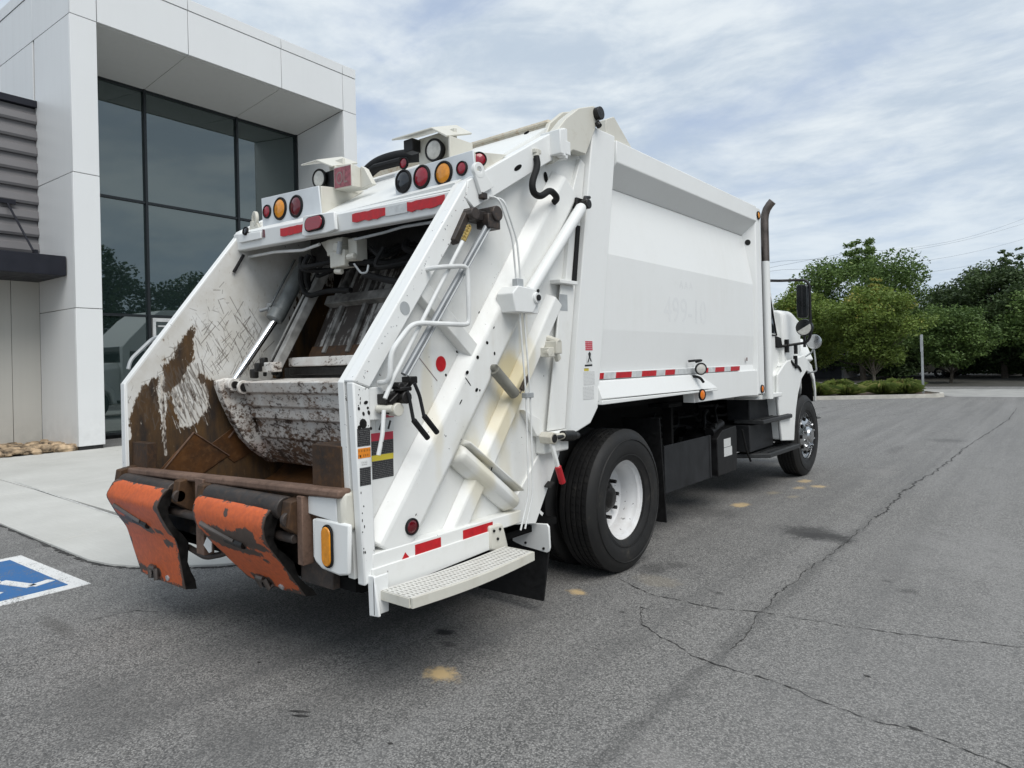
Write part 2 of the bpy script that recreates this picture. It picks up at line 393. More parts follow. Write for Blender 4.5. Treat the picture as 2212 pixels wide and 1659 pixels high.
def cladding(name, c, rough, var=.04):
    m, g = newmat(name); co = obj_co(g)
    n = g.noise(co, .5, 4); st = g.noise(g.map(co, scale=(5, 5, .25)), 1.5, 4)
    cc = g.mix(g.step(n, .3, .7), tuple(x*(1-var) for x in c), c)
    cc = g.mix(g.math('MULTIPLY', g.step(st, .5, .8), .10), cc, tuple(x*.8 for x in c))
    z = g.n('ShaderNodeSeparateXYZ', None, Vector=co).outputs[2]
    foot = g.math('MULTIPLY', g.step(z, .1, .9, 1.0, 0.0), g.step(g.noise(co, 4, 5, .65), .35, .65))
    cc = g.mix(g.math('MULTIPLY', foot, .35), cc, tuple(x*.55 for x in c))
    wob = g.noise(g.map(co, scale=(.6, .6, .5)), 1.1, 2)
    finish(g, cc, g.step(st, .3, .7, rough*.8, rough*1.2), 0, wob, .12, .05, .5)
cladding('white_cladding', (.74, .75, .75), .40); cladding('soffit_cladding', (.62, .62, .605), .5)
cladding('beige_wall', (.50, .49, .455), .7); cladding('siding_metal', (.165, .16, .165), .45, .1)
simple('navy_black_metal', (.012, .013, .020), .5, var=.1, spec=.3)
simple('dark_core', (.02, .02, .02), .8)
simple('mullion_metal', (.02, .024, .027), .35, .3, var=.1)
simple('white_aluminium_frame', (.55, .56, .56), .4)
m_, g_ = newmat('tinted_glass'); nn_ = g_.noise(g_.map(obj_co(g_), scale=(1, .7, .7)), .8, 2)
finish(g_, (.013, .022, .021), 0.012, 0, nn_, .03, .05, .5, IOR=2.35, Specular_Tint=(.86, .96, .96, 1))

ground = MB().add([(-400, -300, 0), (400, -300, 0), (400, 700, 0), (-400, 700, 0)], [(0, 1, 2, 3)]).build('asphalt_ground', 'asphalt'); tag(ground, 'grey worn asphalt lot with hairline cracks and oil stains', kind='structure')
def crack(pts, w, jit, seed, z=.003):
    r = random.Random(seed); P = [Vector((*p, 0)) for p in pts]; Q = []
    for a, b in zip(P, P[1:]):
        L = (b-a).length; n = max(2, int(L/.028)) if L < 3 else max(2, int(L/.15))
        for i in range(n): Q.append(a.lerp(b, i/n))
    Q.append(P[-1]); m = MB(); vs = []; off = 0
    for i, q in enumerate(Q):
        t = (Q[min(i+1, len(Q)-1)]-Q[max(0, i-1)]).normalized(); nn = Vector((-t.y, t.x, 0))
        off = off*.80+r.uniform(-jit, jit); ww = w*r.choice((.15, .3, .5, .7, 1, 1.5))*min(1, .35+i/6, .35+(len(Q)-1-i)/6)
        c = q+nn*off; vs += [(c.x+nn.x*ww/2, c.y+nn.y*ww/2, z), (c.x-nn.x*ww/2, c.y-nn.y*ww/2, z)]
    m.add(vs, [(2*i, 2*i+1, 2*i+3, 2*i+2) for i in range(len(Q)-1)])
    return m.build('crack', 'crack_dark', ground, smooth=False)
crack([(2.75, 18.4), (2.72, 14.3), (2.46, 8.7), (2.42, 6.6), (2.30, 4.2), (2.30, 2.64)], .020, .016, 1)
crack([(2.28, 2.64), (2.28, 1.68), (2.23, .25), (2.26, -.28), (2.31, -.9)], .008, .011, 2)
crack([(1.22, -.2), (1.54, -.37), (2.01, -.38), (2.31, -.28), (2.67, -.23), (3.01, -.18), (3.53, -.01), (4.2, .2)], .0075, .009, 3)
crack([(1.66, -.55), (1.65, -.67), (1.75, -.86), (2.17, -1.08), (2.5, -1.13), (2.71, -1.13), (2.86, -1.2), (3.05, -1.24), (3.23, -1.21), (3.55, -1.30), (4, -1.36)], .0085, .009, 4)
crack([(-1.12, -2.75), (-1.06, -2.50), (-.7, -2.3)], .007, .006, 5)
crack([(-1.6, 13.4), (-2.0, 16.5), (-1.0, 21)], .03, .03, 6)
crack([(-.6, 13.3), (.4, 15.2), (.9, 17.5)], .02, .03, 7)
for i, (x, y, a, l) in enumerate([(.98, -2.62, .5, .12), (1.02, -2.64, .5, .10), (3.21, -1.21, -.2, .075), (2.95, -.82, -.3, .045), (1.52, -2.55, .4, .03), (.35, -2.45, 0, .03), (1.62, -.62, .2, .03)]):
    c, s = math.cos(a), math.sin(a)
    vs = [(x-c*l/2, y-s*l/2, .0035), (x+s*.009, y-c*.009, .0035), (x+c*l/2, y+s*l/2, .0035), (x-s*.009, y+c*.009, .0035)]
    MB().add(vs, [(0, 1, 2, 3)]).build('tar_spot', 'crack_dark', ground, smooth=False)

# --- sidewalk slabs
walk = empty('sidewalk', (-4, 0, 0)); tag(walk, 'pale concrete sidewalk of large slabs along the white building', kind='structure')
def slab(poly, z=.022):
    o = MB().prism([(x+4, y) for x, y in poly], 'Z', -.08, z).build('concrete_slab', 'concrete', walk, bevel=.006); return o
gp = .006
slab([(-3.56, -2.235), (-2.64, -2.23), (-2.35, -2.18), (-2.1, -2.08), (-1.81, -1.89), (-1.56, -1.69), (-1.35, -1.42), (-3.82, -1.42)])
xs = [-3.56, -6.9, -10.2, -13.7, -17, -20.4]; xt = [-3.82, -7.1, -10.4, -13.8, -17, -20.4]
for i in range(5):
    slab([(xs[i]-gp, -2.235), (xt[i]-gp, -1.42 if i == 0 else -1.34), (xt[i+1]+gp, -1.34), (xs[i+1]+gp, -2.235)])
ys = [-1.33, 1.15, 3.6, 6.05, 8.5, 11, 13.5]
for j in range(6):
    y0, y1 = ys[j]+gp, ys[j+1]-gp
    for i in range(5):
        x1 = (-1.24 if i == 0 else [-3.9, -7.1, -10.4][i-1] if i < 4 else -12.05)-gp; x0 = [-3.9, -7.1, -10.4, -12.0, -16.0][i]+gp
        if i == 4: continue
        slab([(x0, y0), (x1, y0), (x1, y1), (x0, y1)] if (i, j) != (0, 0) else [(x0, y0-.07), (-1.33, y0-.07), (-1.24, -1.02), (-1.24, y1), (x0, y1)])
slab([(-12.0-gp, -1.33), (-12.0-gp, -.45), (-12.6, -.75), (-20.4, -.75), (-20.4, -1.33)])
edge = [(-20, -2.245), (-3.56, -2.245), (-2.64, -2.24), (-2.34, -2.19), (-2.09, -2.09), (-1.80, -1.90), (-1.55, -1.70), (-1.34, -1.43), (-1.225, -1.02), (-1.225, 6)]
q_ = crack(edge, .045, .006, 14, .0042); q_.name = 'dirty_edge_joint'
seal = MB().add([(-8.2, -1.29, .024), (-4.1, -1.435, .024), (-4.1, -1.405, .024), (-8.2, -1.262, .024)], [(0, 1, 2, 3)]).build('joint_sealant_strip', 'joint_sealant', walk, smooth=False); seal.location = (4, 0, 0)

# --- parking bay symbol
mk = empty('parking_symbol', (-2.64, -3.18, 0)); tag(mk, 'blue and white painted wheelchair parking symbol on the asphalt', 'road marking')
T, A, B, Lf = Vector((-1.95, -2.45)), Vector((-3.37, -2.50)), Vector((-3.33, -3.92)), Vector((-1.91, -3.87))
cen = (T+A+B+Lf)/4
def flat(name, polys, z, mat):
    m = MB()
    for p in polys: m.prism([(q[0]+2.64, q[1]+3.18) for q in p], 'Z', .0005, z)
    return m.build(name, mat, mk, smooth=False)
flat('white_border', [[T, A, B, Lf]], .004, 'white_road_paint')
inn = [cen+(p-cen)*.845 for p in (T, A, B, Lf)]
flat('blue_field', [inn], .008, 'blue_road_paint')
def stroke(pts, w):
    out = []
    for a, b in zip(pts, pts[1:]):
        a = Vector(a); b = Vector(b); t = (b-a).normalized(); n = Vector((-t.y, t.x))*w/2
        out.append([a-n, b-n, b+n, a+n])
    return out
arc = [(-2.47+.285*math.cos(t), -3.13+.285*math.sin(t)) for t in [R(a) for a in range(46, -170, -18)]]
flat('wheelchair_symbol', stroke([(-3.0, -3.12), (-2.60, -3.0), (-2.56, -2.84), (-2.235, -2.735), (-2.285, -2.60)], .075)+stroke(arc, .075)
     + stroke([(-2.86, -3.07), (-2.80, -2.86)], .06)+[[(-3.14+.075*math.cos(t), -3.14+.075*math.sin(t)) for t in [R(a) for a in range(0, 360, 30)]]], .012, 'white_road_paint')

# --- manhole
mh = empty('manhole', (-1.75, 13.3, 0)); tag(mh, 'round pale manhole cover in the asphalt beyond the front wheel', 'manhole cover')
MB().lathe([(.62, .0), (.62, .012), (.0, .014)], (0, 0, 0), (0, 0, 1), 28).build('cover_plate', 'driveway_concrete', mh)
MB().lathe([(.72, 0), (.72, .008), (.64, .008), (.64, 0)], (0, 0, 0), (0, 0, 1), 28).build('rim_ring', 'crack_dark', mh)

# --- white building
bld = empty('showroom_building', (-11.855, .723, 0), R(2.4)); tag(bld, 'white panel clad showroom with deep framed tinted glass front', 'building')
W = 'white_cladding'; g7 = .007
zb = [(.10, 2.893), (2.907, 5.643), (5.657, 8.855)]
def panel(x0, x1, y0, y1, z0, z1, mat=W, name='cladding_panel'):
    return MB().box(x0, x1, y0, y1, z0, z1).build(name, mat, bld, bevel=.004, seg=1)
for z0, z1 in zb:
    panel(-.04, 0, 0, .49, z0, z1); panel(-.04, 0, 6.835, 7.30, z0, z1)
    panel(-1.86, -.047, 0, .04, z0, z1)
    for ya in (.45, 6.835):
        MB().prism([(-2.2, z0), (-.047, z0), (-.047, z1), (-2.2, z1 if z1 < 8 else 8.60)], 'Y', ya, ya+.04).build('cladding_panel', W, bld, bevel=.004, seg=1)
    panel(-2.2, -.047, 7.26, 7.30, z0, z1)
fs = [0, .50, 2.42, 4.86, 6.835, 7.30]
for a, b in zip(fs, fs[1:]):
    a2 = a+g7 if a else 0; b2 = b-g7 if b < 7.2 else b
    panel(-.04, 0, a2, b2, 8.87, 9.885); panel(-.30, .012, a2, b2, 9.90, 10.16, name='coping_panel')
for x0, x1 in ((-1.953, -.047), (-3.953, -1.957), (-5.953, -3.957), (-8, -5.957)):
    panel(x0, x1, 0, .04, 8.87, 9.885); panel(x0, x1, -.012, .30, 9.90, 10.16, name='coping_panel')
    if x1 < -1.9: panel(x0, x1, 0, .04, 5.657, 8.855)
    panel(x0, x1, 7.26, 7.30, 8.87, 9.885)
for a, b in zip(fs[1:4], fs[2:5]):
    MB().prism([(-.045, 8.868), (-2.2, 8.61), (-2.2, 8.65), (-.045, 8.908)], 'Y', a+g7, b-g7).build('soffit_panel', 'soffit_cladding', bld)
MB().box(-.10, -.088, .5, 6.83, 8.845, 8.86).build('soffit_drip_trim', 'soffit_cladding', bld)
cols = [(.50, 2.42), (2.42, 4.88), (4.88, 6.83)]; rows = [(.15, 2.95), (2.99, 5.76), (5.82, 8.60)]
for y0, y1 in cols:
    for z0, z1 in rows: MB().box(-2.22, -2.20, y0+.02, y1-.02, z0, z1).build('glass_pane', 'tinted_glass', bld)
for y in (.50, 2.42, 4.88, 6.80): MB().box(-2.24, -2.13, y-.03, y+.03, .1, 8.62).build('mullion', 'mullion_metal', bld)
for z in (.12, 2.97, 5.79, 8.585): MB().box(-2.238, -2.15, .53, 6.77, z-.03, z+.03).build('transom', 'mullion_metal', bld)
dr = MB(); dr.box(-2.19, -2.11, 2.49, 2.56, .15, 2.92); dr.box(-2.19, -2.11, 3.42, 3.49, .15, 2.92); dr.box(-2.188, -2.112, 2.56, 3.42, 2.83, 2.92); dr.box(-2.17, -2.12, 2.62, 2.95, 2.70, 2.74)
dr.build('door_frame', 'white_aluminium_frame', bld, bevel=.004)
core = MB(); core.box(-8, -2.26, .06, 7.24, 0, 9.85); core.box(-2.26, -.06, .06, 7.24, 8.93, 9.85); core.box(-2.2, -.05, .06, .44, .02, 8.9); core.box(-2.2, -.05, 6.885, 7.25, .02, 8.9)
core.build('inner_core', 'dark_core', bld)  # unseen dark boxes added behind the panels to stop light
# lower wing with ribbed siding
pit_ = .35
rib = [(-1.91, 0), (-1.80, .0), (-1.775, .05), (-1.80, .19), (-1.855, .235), (-1.87, .30), (-1.87, .345), (-1.91, .345)]
proto = MB().prism(rib, 'Y', -7.0, -.004).build('siding_board', 'siding_metal', bld); proto.location = (0, 0, 4.20)
for k in range(1, 9): copy_to(proto, bld, (0, 0, 4.20+pit_*k))
MB().box(-2.0, -1.76, -7, -.004, 7.36, 7.50).build('siding_top_trim', 'navy_black_metal', bld)
MB().box(-1.92, -1.84, -7, -.004, 3.98, 4.19).build('siding_sill', 'siding_metal', bld)
for k in range(8):
    MB().box(-1.90, -1.86, -.52*k-.515, -.52*k-.002, .10, 3.7).build('wall_panel', 'beige_wall', bld, bevel=.004, seg=1)
MB().box(-8, -1.93, -9, -.02, 0, 7.38).build('wing_core', 'dark_core', bld)  # unseen dark box added inside the wing, also to stop light
cn = MB(); cn.box(-1.83, -.36, -7, -.02, 3.57, 3.975); cn.build('canopy', 'navy_black_metal', bld, bevel=.012)
for y in (-.47, -2.6):
    MB().tube([(-.62, y, 3.99), (-1.80, y-.10, 5.22)], .022, 8).build('canopy_rod', 'navy_black_metal', bld)
    MB().box(-.68, -.56, y-.03, y+.03, 3.975, 4.08).build('rod_bracket', 'navy_black_metal', bld); MB().box(-1.79, -1.74, y-.24, y+.04, 5.18, 5.27).build('rod_bracket', 'navy_black_metal', bld)
MB().box(-2.1, -.03, .02, .46, 0, .10).build('plinth', 'dark_core', bld)

# --- river stones along the wing
simple('river_stone', (.42, .31, .20), .8, var=.6, scale=5.5)
rs = MB(); r2 = random.Random(5)
def stone(mb, c, rad, r):
    n = 7; vs = []; fl = r.uniform(.4, .7); a0 = r.uniform(0, 6)
    sx, sy = r.uniform(.7, 1.25), r.uniform(.7, 1.25)
    for zl, rr in ((-.4, .8), (.15, 1.0), (.75, .6)):
        for k in range(n):
            a = a0+2*math.pi*k/n; q = rad*rr*r.uniform(.8, 1.15)
            vs.append((c[0]+sx*q*math.cos(a), c[1]+sy*q*math.sin(a), c[2]+zl*rad*fl))
    f = [(i*n+k, i*n+(k+1) % n, (i+1)*n+(k+1) % n, (i+1)*n+k) for i in range(2) for k in range(n)]+[tuple(2*n+k for k in range(n))]
    mb.add(vs, f)
for i in range(520):
    x = r2.uniform(-13.75, -11.95); y = r2.uniform(-4.2, .70)
    if x > -12.45 and y < -.55: continue
    if x > -12.1-.9*max(0, (y-.2)): pass
    stone(rs, (x, y, .05+r2.uniform(0, .05)), r2.uniform(.06, .19), r2)
rs.build('river_stones', 'river_stone', None, smooth=False); tag(bpy.data.objects['river_stones'], 'bed of tan river stones at the foot of the beige wall', kind='stuff')
MB().add([(-13.8, -6, .03), (-12.0, -.5, .03), (-12.0, .72, .03), (-13.8, .72, .03)], [(0, 1, 2, 3)]).build('stone_bed_soil', 'mulch', None); tag(bpy.data.objects['stone_bed_soil'], 'dark soil under the river stones', kind='structure')

# --- kerbed planting island and far ground
isl = [(-18, 12.6), (-8, 17.6), (-3.15, 20.7), (-.3, 22.55), (.22, 22.95), (.45, 23.4), (.35, 24.0), (-.2, 25.0), (-2.2, 28.5), (-4.5, 32.5), (-12, 38), (-30, 38)]
ci = Vector((-8, 27)); ins = [ci+(Vector(p)-ci)*.985 for p in isl]
kb = MB(); n_ = len(isl)
kb.add([(*p, 0) for p in isl]+[(*p, .13) for p in isl]+[(*p, .13) for p in ins]+[(*p, .05) for p in ins],
       [(i, (i+1) % n_, n_+(i+1) % n_, n_+i) for i in range(n_)]+[(n_+i, n_+(i+1) % n_, 2*n_+(i+1) % n_, 2*n_+i) for i in range(n_)]+[(2*n_+i, 2*n_+(i+1) % n_, 3*n_+(i+1) % n_, 3*n_+i) for i in range(n_)])
tag(kb.build('kerb', 'kerb_concrete', None, smooth=False), 'pale concrete kerb round the planted island', kind='structure')
tag(MB().prism([tuple(p) for p in ins], 'Z', .0, .09).build('planting_soil', 'mulch', None), 'brown mulch of the planted island', kind='structure')
tag(MB().add([(.7, 23.6, .004), (40, 24.6, .004), (40, 30.2, .004), (-2.0, 29.4, .004)], [(0, 1, 2, 3)]).build('concrete_driveway', 'driveway_concrete', None), 'pale concrete driveway crossing beyond the island', kind='structure')
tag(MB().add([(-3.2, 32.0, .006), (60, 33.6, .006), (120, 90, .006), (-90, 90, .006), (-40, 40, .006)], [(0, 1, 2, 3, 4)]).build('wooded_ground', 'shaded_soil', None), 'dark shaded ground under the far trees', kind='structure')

# --- trees
def leaf_mat(name, dark, light, tip):
    m, g = newmat(name)
    t = g.n('ShaderNodeAttribute', dict(attribute_name='tint')).outputs['Fac']
    c = g.mix(g.step(t, 0, .8), dark, light); c = g.mix(g.step(t, .8, 1.0), c, tip)
    p = g.n('ShaderNodeBsdfPrincipled', None, Base_Color=c, Roughness=.55); p.inputs['Specular IOR Level'].default_value = .3
    tr = g.n('ShaderNodeBsdfTranslucent', None, Color=c)
    mx = g.n('ShaderNodeMixShader', None, Fac=.22, i1=p.outputs[0], i2=tr.outputs[0])
    g.n('ShaderNodeOutputMaterial', None, Surface=mx.outputs[0])
leaf_mat('yellow_green_leaves', (.080, .125, .024), (.185, .255, .052), (.34, .30, .075))
leaf_mat('green_leaves', (.050, .092, .024), (.140, .215, .056), (.21, .27, .08))
leaf_mat('dark_leaves', (.030, .052, .021), (.085, .130, .045), (.14, .19, .07))
leaf_mat('grass_blades', (.085, .125, .028), (.20, .25, .06), (.34, .32, .12))
simple('bark', (.085, .07, .055), .9, var=.3, scale=12, bump=.4)
simple('pale_bark', (.17, .15, .12), .9, var=.3, scale=12, bump=.3)
def leaves_mesh(name, P, size, tint, rng, mat):
    n = len(P); u = rng.normal(size=(n, 3)); u[:, 2] *= .6; u /= np.linalg.norm(u, axis=1)[:, None]
    w = rng.normal(size=(n, 3)); w -= (w*u).sum(1)[:, None]*u; w /= np.linalg.norm(w, axis=1)[:, None]
    s = size*rng.uniform(.6, 1.25, n)[:, None]
    V = np.stack([P-u*s, P+w*s*.48-u*s*.1, P+u*s, P-w*s*.48-u*s*.1], 1).reshape(-1, 3)
    me = bpy.data.meshes.new(name)
    me.vertices.add(4*n); me.vertices.foreach_set('co', V.ravel())
    me.loops.add(4*n); me.loops.foreach_set('vertex_index', np.arange(4*n))
    me.polygons.add(n); me.polygons.foreach_set('loop_start', np.arange(0, 4*n, 4)); me.polygons.foreach_set('loop_total', np.full(n, 4))
    me.update(); at = me.attributes.new('tint', 'FLOAT', 'POINT'); at.data.foreach_set('value', np.repeat(tint, 4).astype(np.float32))
    me.materials.append(MATS[mat]); o = bpy.data.objects.new(name, me); col.objects.link(o); return o
def tree(label, x, y, h, rad, base, seed, mat, nleaf=9000, lsize=.11, trunk_r=.09, bark='bark', group='trees beyond the lot', shape='round', tops=0, cat='tree'):
    rng = np.random.default_rng(seed); r = random.Random(seed)
    root = empty('tree', (x, y, 0)); tag(root, label, cat, group)
    tr = MB(); cz = (h+base)/2; hh = (h-base)/2
    top = Vector((r.uniform(-.1, .1), r.uniform(-.1, .1), base+hh*1.25))
    pts = [Vector((0, 0, -.05))+(top-Vector((0, 0, -.05)))*t+Vector((r.uniform(-.05, .05), r.uniform(-.05, .05), 0))*(1 if 0 < t < 1 else 0) for t in (0, .2, .4, .6, .8, 1)]
    tr.tube(pts, [trunk_r*(1.25, 1, .85, .65, .45, .2)[i] for i in range(6)], 7)
    cl = []
    nb = 60
    for i in range(nb):
        ph = i*2.39996+r.uniform(-.3, .3); t = (i+.5)/nb
        zf = t*2-1
        if shape == 'vase': prof = (.35+.65*min(1, (t+.05)/.55))*math.sqrt(max(.03, 1-max(0, (t-.5)/.52)**2))
        elif shape == 'cone': prof = .25+.75*(1-t)**.75
        else: prof = math.sqrt(max(.05, 1-zf*zf*.9))
        k = r.uniform(.45, 1.0); rr = rad*prof*k*r.uniform(.75, 1.15)
        c = Vector((math.cos(ph)*rr, math.sin(ph)*rr, cz+zf*hh*(.93)+r.uniform(-.15, .15)*hh))
        cl.append((c, rad*r.uniform(.17, .34), r.uniform(-.22, .22)))
        if i % 2 == 0:
            s = pts[1+int(3*min(.99, max(0, t)))]; tr.tube([s, s.lerp(c, .5)+Vector((0, 0, -.06*rad)), c], [trunk_r*.42, trunk_r*.25, trunk_r*.08], 5)
    for i in range(tops):
        ph = r.uniform(0, 6.28); q = rad*r.uniform(0, .55); c = Vector((math.cos(ph)*q, math.sin(ph)*q, h-.1*hh))
        for k in range(4): cl.append((c+Vector((0, 0, k*.13*rad)), rad*(.11-.02*k), .15))
    tr.build('trunk', bark, root)
    C_ = np.array([c for c, _, _ in cl]); S_ = np.array([s for _, s, _ in cl]); T_ = np.array([t for _, _, t in cl])
    wgt = S_**1.7; idx = rng.choice(len(cl), nleaf, p=wgt/wgt.sum())
    off = rng.normal(size=(nleaf, 3)); off /= np.linalg.norm(off, axis=1)[:, None]; off *= (rng.uniform(0, 1, nleaf)**.55)[:, None]
    off[:, 2] *= .62
    P = C_[idx]+off*S_[idx][:, None]*1.25
    P[:, 2] = np.maximum(P[:, 2], .25)
    rel = (P[:, 2]-base)/(h-base)
    tint = np.clip(.42+T_[idx]+rng.normal(0, .16, nleaf)+(.55*(rel-.5) if shape == 'vase' else 0), 0, 1)
    o = leaves_mesh('crown', P, lsize, tint, rng, mat); o.parent = root
    return root
tree('small tree with yellow green crown and slim trunk in the grassy island', -2.95, 29.3, 4.35, 1.95, 1.25, 11, 'yellow_green_leaves', 26000, .072, .06, 'pale_bark', shape='vase', tops=3)
tree('tallest broad green tree rising behind the small yellow green tree', -5.95, 41.4, 7.2, 4.3, 1.2, 12, 'green_leaves', 46000, .105, .16, tops=9)
tree('loose bright green tree just behind the truck cab mirror', -6.3, 30.6, 4.6, 2.0, 1.25, 13, 'yellow_green_leaves', 20000, .08, .08, tops=3)
tree('dark round tree standing tall at the right edge of the lot', 1.1, 44.3, 6.3, 3.5, 1.4, 14, 'dark_leaves', 38000, .105, .15, tops=4)
tree('low dense green tree between the sign post and the dark tree', -.75, 36.2, 3.75, 1.9, .95, 15, 'green_leaves', 20000, .08, .07)
tree('mid green spreading tree leaning over the road at the far right', 3.9, 41.0, 4.6, 2.9, .7, 16, 'green_leaves', 22000, .10, .1)
tree('dark tree in the gap behind the tallest broad tree', -9.6, 47.5, 5.2, 3.2, .5, 17, 'dark_leaves', 14000, .16, .12)
tree('low dark tree behind the dense green tree', -2.4, 50, 5.3, 3.6, .3, 18, 'dark_leaves', 24000, .12, .12)
tree('distant dark tree at the back behind the round dark tree', 3.2, 56, 6.2, 4.6, .5, 19, 'dark_leaves', 14000, .18, .12)
tree('dark tree filling the gap between the tallest tree and the round dark tree', -1.7, 46.5, 5.5, 2.7, .6, 22, 'dark_leaves', 20000, .11, .12)
tree('low green shrub under the tallest broad tree', -4.6, 43.5, 2.1, 2.0, .1, 23, 'dark_leaves', 9000, .10, .05, cat='shrub')
tree('low green shrub under the round dark tree', 1.9, 46.5, 2.0, 2.4, .1, 24, 'dark_leaves', 9000, .10, .05, cat='shrub')
tree('bushy dark tree behind the truck hood', -13.5, 41, 4.8, 3.4, .3, 20, 'dark_leaves', 12000, .16, .12)
tree('dark shrubby tree low behind the island', -7.5, 51.5, 4.4, 3.5, .2, 21, 'dark_leaves', 10000, .17, .12)
# trees across the road, seen as reflections in the glass front
for i, (x, y, h, rad) in enumerate([(27, 12.0, 13.4, 5.2), (30, 19.5, 12.3, 5.0), (27, 27.5, 9.4, 4.6), (32, 35, 8.2, 4.8), (29, 43.5, 6.5, 4.4), (28, 4, 12, 5)]):
    tree(['tall dark tree across the road mirrored at the left of the glass front', 'tall tree across the road mirrored in the middle glass pane', 'medium tree across the road sloping down in the glass reflection',
          'lower tree across the road mirrored behind the truck', 'lowest tree across the road at the end of the mirrored row', 'tall tree across the road beside the mirrored row'][i], x, y, h, rad, .4, 40+i, 'dark_leaves', 20000, .20, .2, group='trees across the road')
# --- ornamental grass clumps
def grass_clump(x, y, rad, h, seed, label):
    rng = np.random.default_rng(seed); n = 1500
    a = rng.uniform(0, 6.283, n); b = rng.uniform(0, 1, n)**.6*rad*.55; lean = rng.uniform(.05, 1.0, n)**.8
    x0 = np.cos(a)*b*.6; y0 = np.sin(a)*b*.6; hh = h*rng.uniform(.40, 1.25, n)
    ex, ey = np.cos(a)*rad*lean*.8, np.sin(a)*rad*lean*.8
    wv = .012+.01*rng.uniform(0, 1, n); px_, py_ = -np.sin(a)*wv, np.cos(a)*wv
    P = np.zeros((n, 5, 3))
    P[:, 0] = np.stack([x0+px_, y0+py_, np.zeros(n)], 1); P[:, 1] = np.stack([x0-px_, y0-py_, np.zeros(n)], 1)
    ln = rng.uniform(.35, 1.15, n); ex = ex*ln; ey = ey*ln; hh = hh*(.45+.6*ln)
    mx, my, mz = x0+ex*.45, y0+ey*.45, hh*.80
    P[:, 2] = np.stack([mx-px_, my-py_, mz], 1); P[:, 4] = np.stack([mx+px_, my+py_, mz], 1)
    P[:, 3] = np.stack([x0+ex, y0+ey, hh*(1.0-.45*lean)], 1)
    me = bpy.data.meshes.new('grass_clump'); me.from_pydata([tuple(v) for v in P.reshape(-1, 3)], [], [(5*i, 5*i+1, 5*i+2, 5*i+3, 5*i+4) for i in range(n)])
    at = me.attributes.new('tint', 'FLOAT', 'POINT'); at.data.foreach_set('value', np.repeat(np.clip(.5+rng.normal(0, .32, n), 0, 1), 5).astype(np.float32))
    me.materials.append(MATS['grass_blades']); o = bpy.data.objects.new('grass_clump', me); col.objects.link(o); o.location = (x, y, .09); o.scale = (1, 1, .8)
    tag(o, label, 'plant', 'ornamental grass clumps in the island')
for i, (x, y, rad, h, lb) in enumerate([(-3.35, 21.9, .75, .5, 'grass clump at the kerb just beyond the front wheel'), (-2.55, 22.6, .65, .46, 'grass clump second from the front wheel along the kerb'), (-4.2, 22.5, .8, .62, 'tall grass clump behind the clump nearest the wheel'),
                                        (-1.45, 23.3, .7, .50, 'rounded grass clump between the small tree trunk and the sign post'), (-.75, 23.5, .62, .5, 'grass clump just left of the sign post'), (-1.1, 24.6, .8, .62, 'taller grass clump behind the sign post clumps'),
                                        (-3.3, 24.4, .7, .6, 'grass clump in front of the slim pale trunk'), (-2.2, 25.4, .6, .5, 'small grass clump at the foot of the slim trunk'), (-5.2, 21.6, .8, .6, 'grass clump hidden partly by the truck hood')]):
    grass_clump(x, y, rad, h, 60+i, lb)
# --- sign post, seen edge on
sg = empty('sign_post', (-.28, 24.0, 0)); tag(sg, 'grey metal post with a narrow sign seen edge on by the kerb', 'sign post')
MB().box(-.035, .035, -.03, .03, 0, 2.25).build('post', 'galvanised_grey', sg)
MB().box(-.05, -.036, -.03, .42, 1.62, 2.22).build('sign_plate', 'galvanised_grey', sg)
# --- dark storage building and parked cars beyond the trees
simple('dark_wall_paint', (.045, .05, .06), .6); simple('pale_roof', (.36, .37, .38), .5); simple('car_cream', (.50, .46, .38), .35); simple('car_white', (.62, .62, .62), .3); simple('car_dark', (.03, .035, .05), .3)
sb = empty('storage_building', (-9.0, 46.5, 0)); tag(sb, 'low dark grey storage building behind the trees', 'building')
MB().box(-4, .95, -1.5, 2.5, 0, 1.02).build('wall', 'dark_wall_paint', sb)
MB().box(.95, 1.05, -1.55, 2.5, 0, 1.06).build('corner_trim', 'pale_roof', sb)
MB().prism([(-4.2, 1.35), (1.15, 1.35), (1.15, 2.0), (-1.2, 1.6)], 'Y', -1.3, 2.6).build('roof', 'pale_roof', sb)
MB().box(-4, 1.0, -1.2, 2.4, 1.02, 1.35).build('eave_board', 'dark_wall_paint', sb)
def car(x, y, rz, paint, label):
    c = empty('parked_car', (x, y, 0), rz); tag(c, label, 'car', 'cars parked beyond the trees')
    MB().prism([(-2.2, .35), (-2.2, .8), (-2.0, .92), (-1.2, .98), (-.6, 1.42), (.8, 1.44), (1.5, 1.0), (2.1, .88), (2.25, .6), (2.2, .35)], 'X', -.85, .85).build('car_body', paint, c, bevel=.06)
    for s in (-1, 1): MB().prism([(-1.05, 1.0), (-.55, 1.36), (.72, 1.38), (1.3, 1.02)], 'X', s*.845, s*.862).build('side_window', 'cab_glass', c)
    for sx in (-.78, .78):
        for sy in (-1.35, 1.4): MB().lathe([(.18, -.1), (.32, -.1), (.34, 0), (.32, .1), (.18, .1)], (sx, sy, .33), (1, 0, 0), 16, True).build('car_wheel', 'tyre_rubber', c)
car(-3.6, 46.5, R(82), 'car_cream', 'cream car parked under the trees behind the sign post')
car(2.3, 53.5, R(75), 'car_white', 'white car parked far under the dark tree')
car(-.4, 50.5, R(80), 'car_dark', 'dark car parked between the cream and white cars')
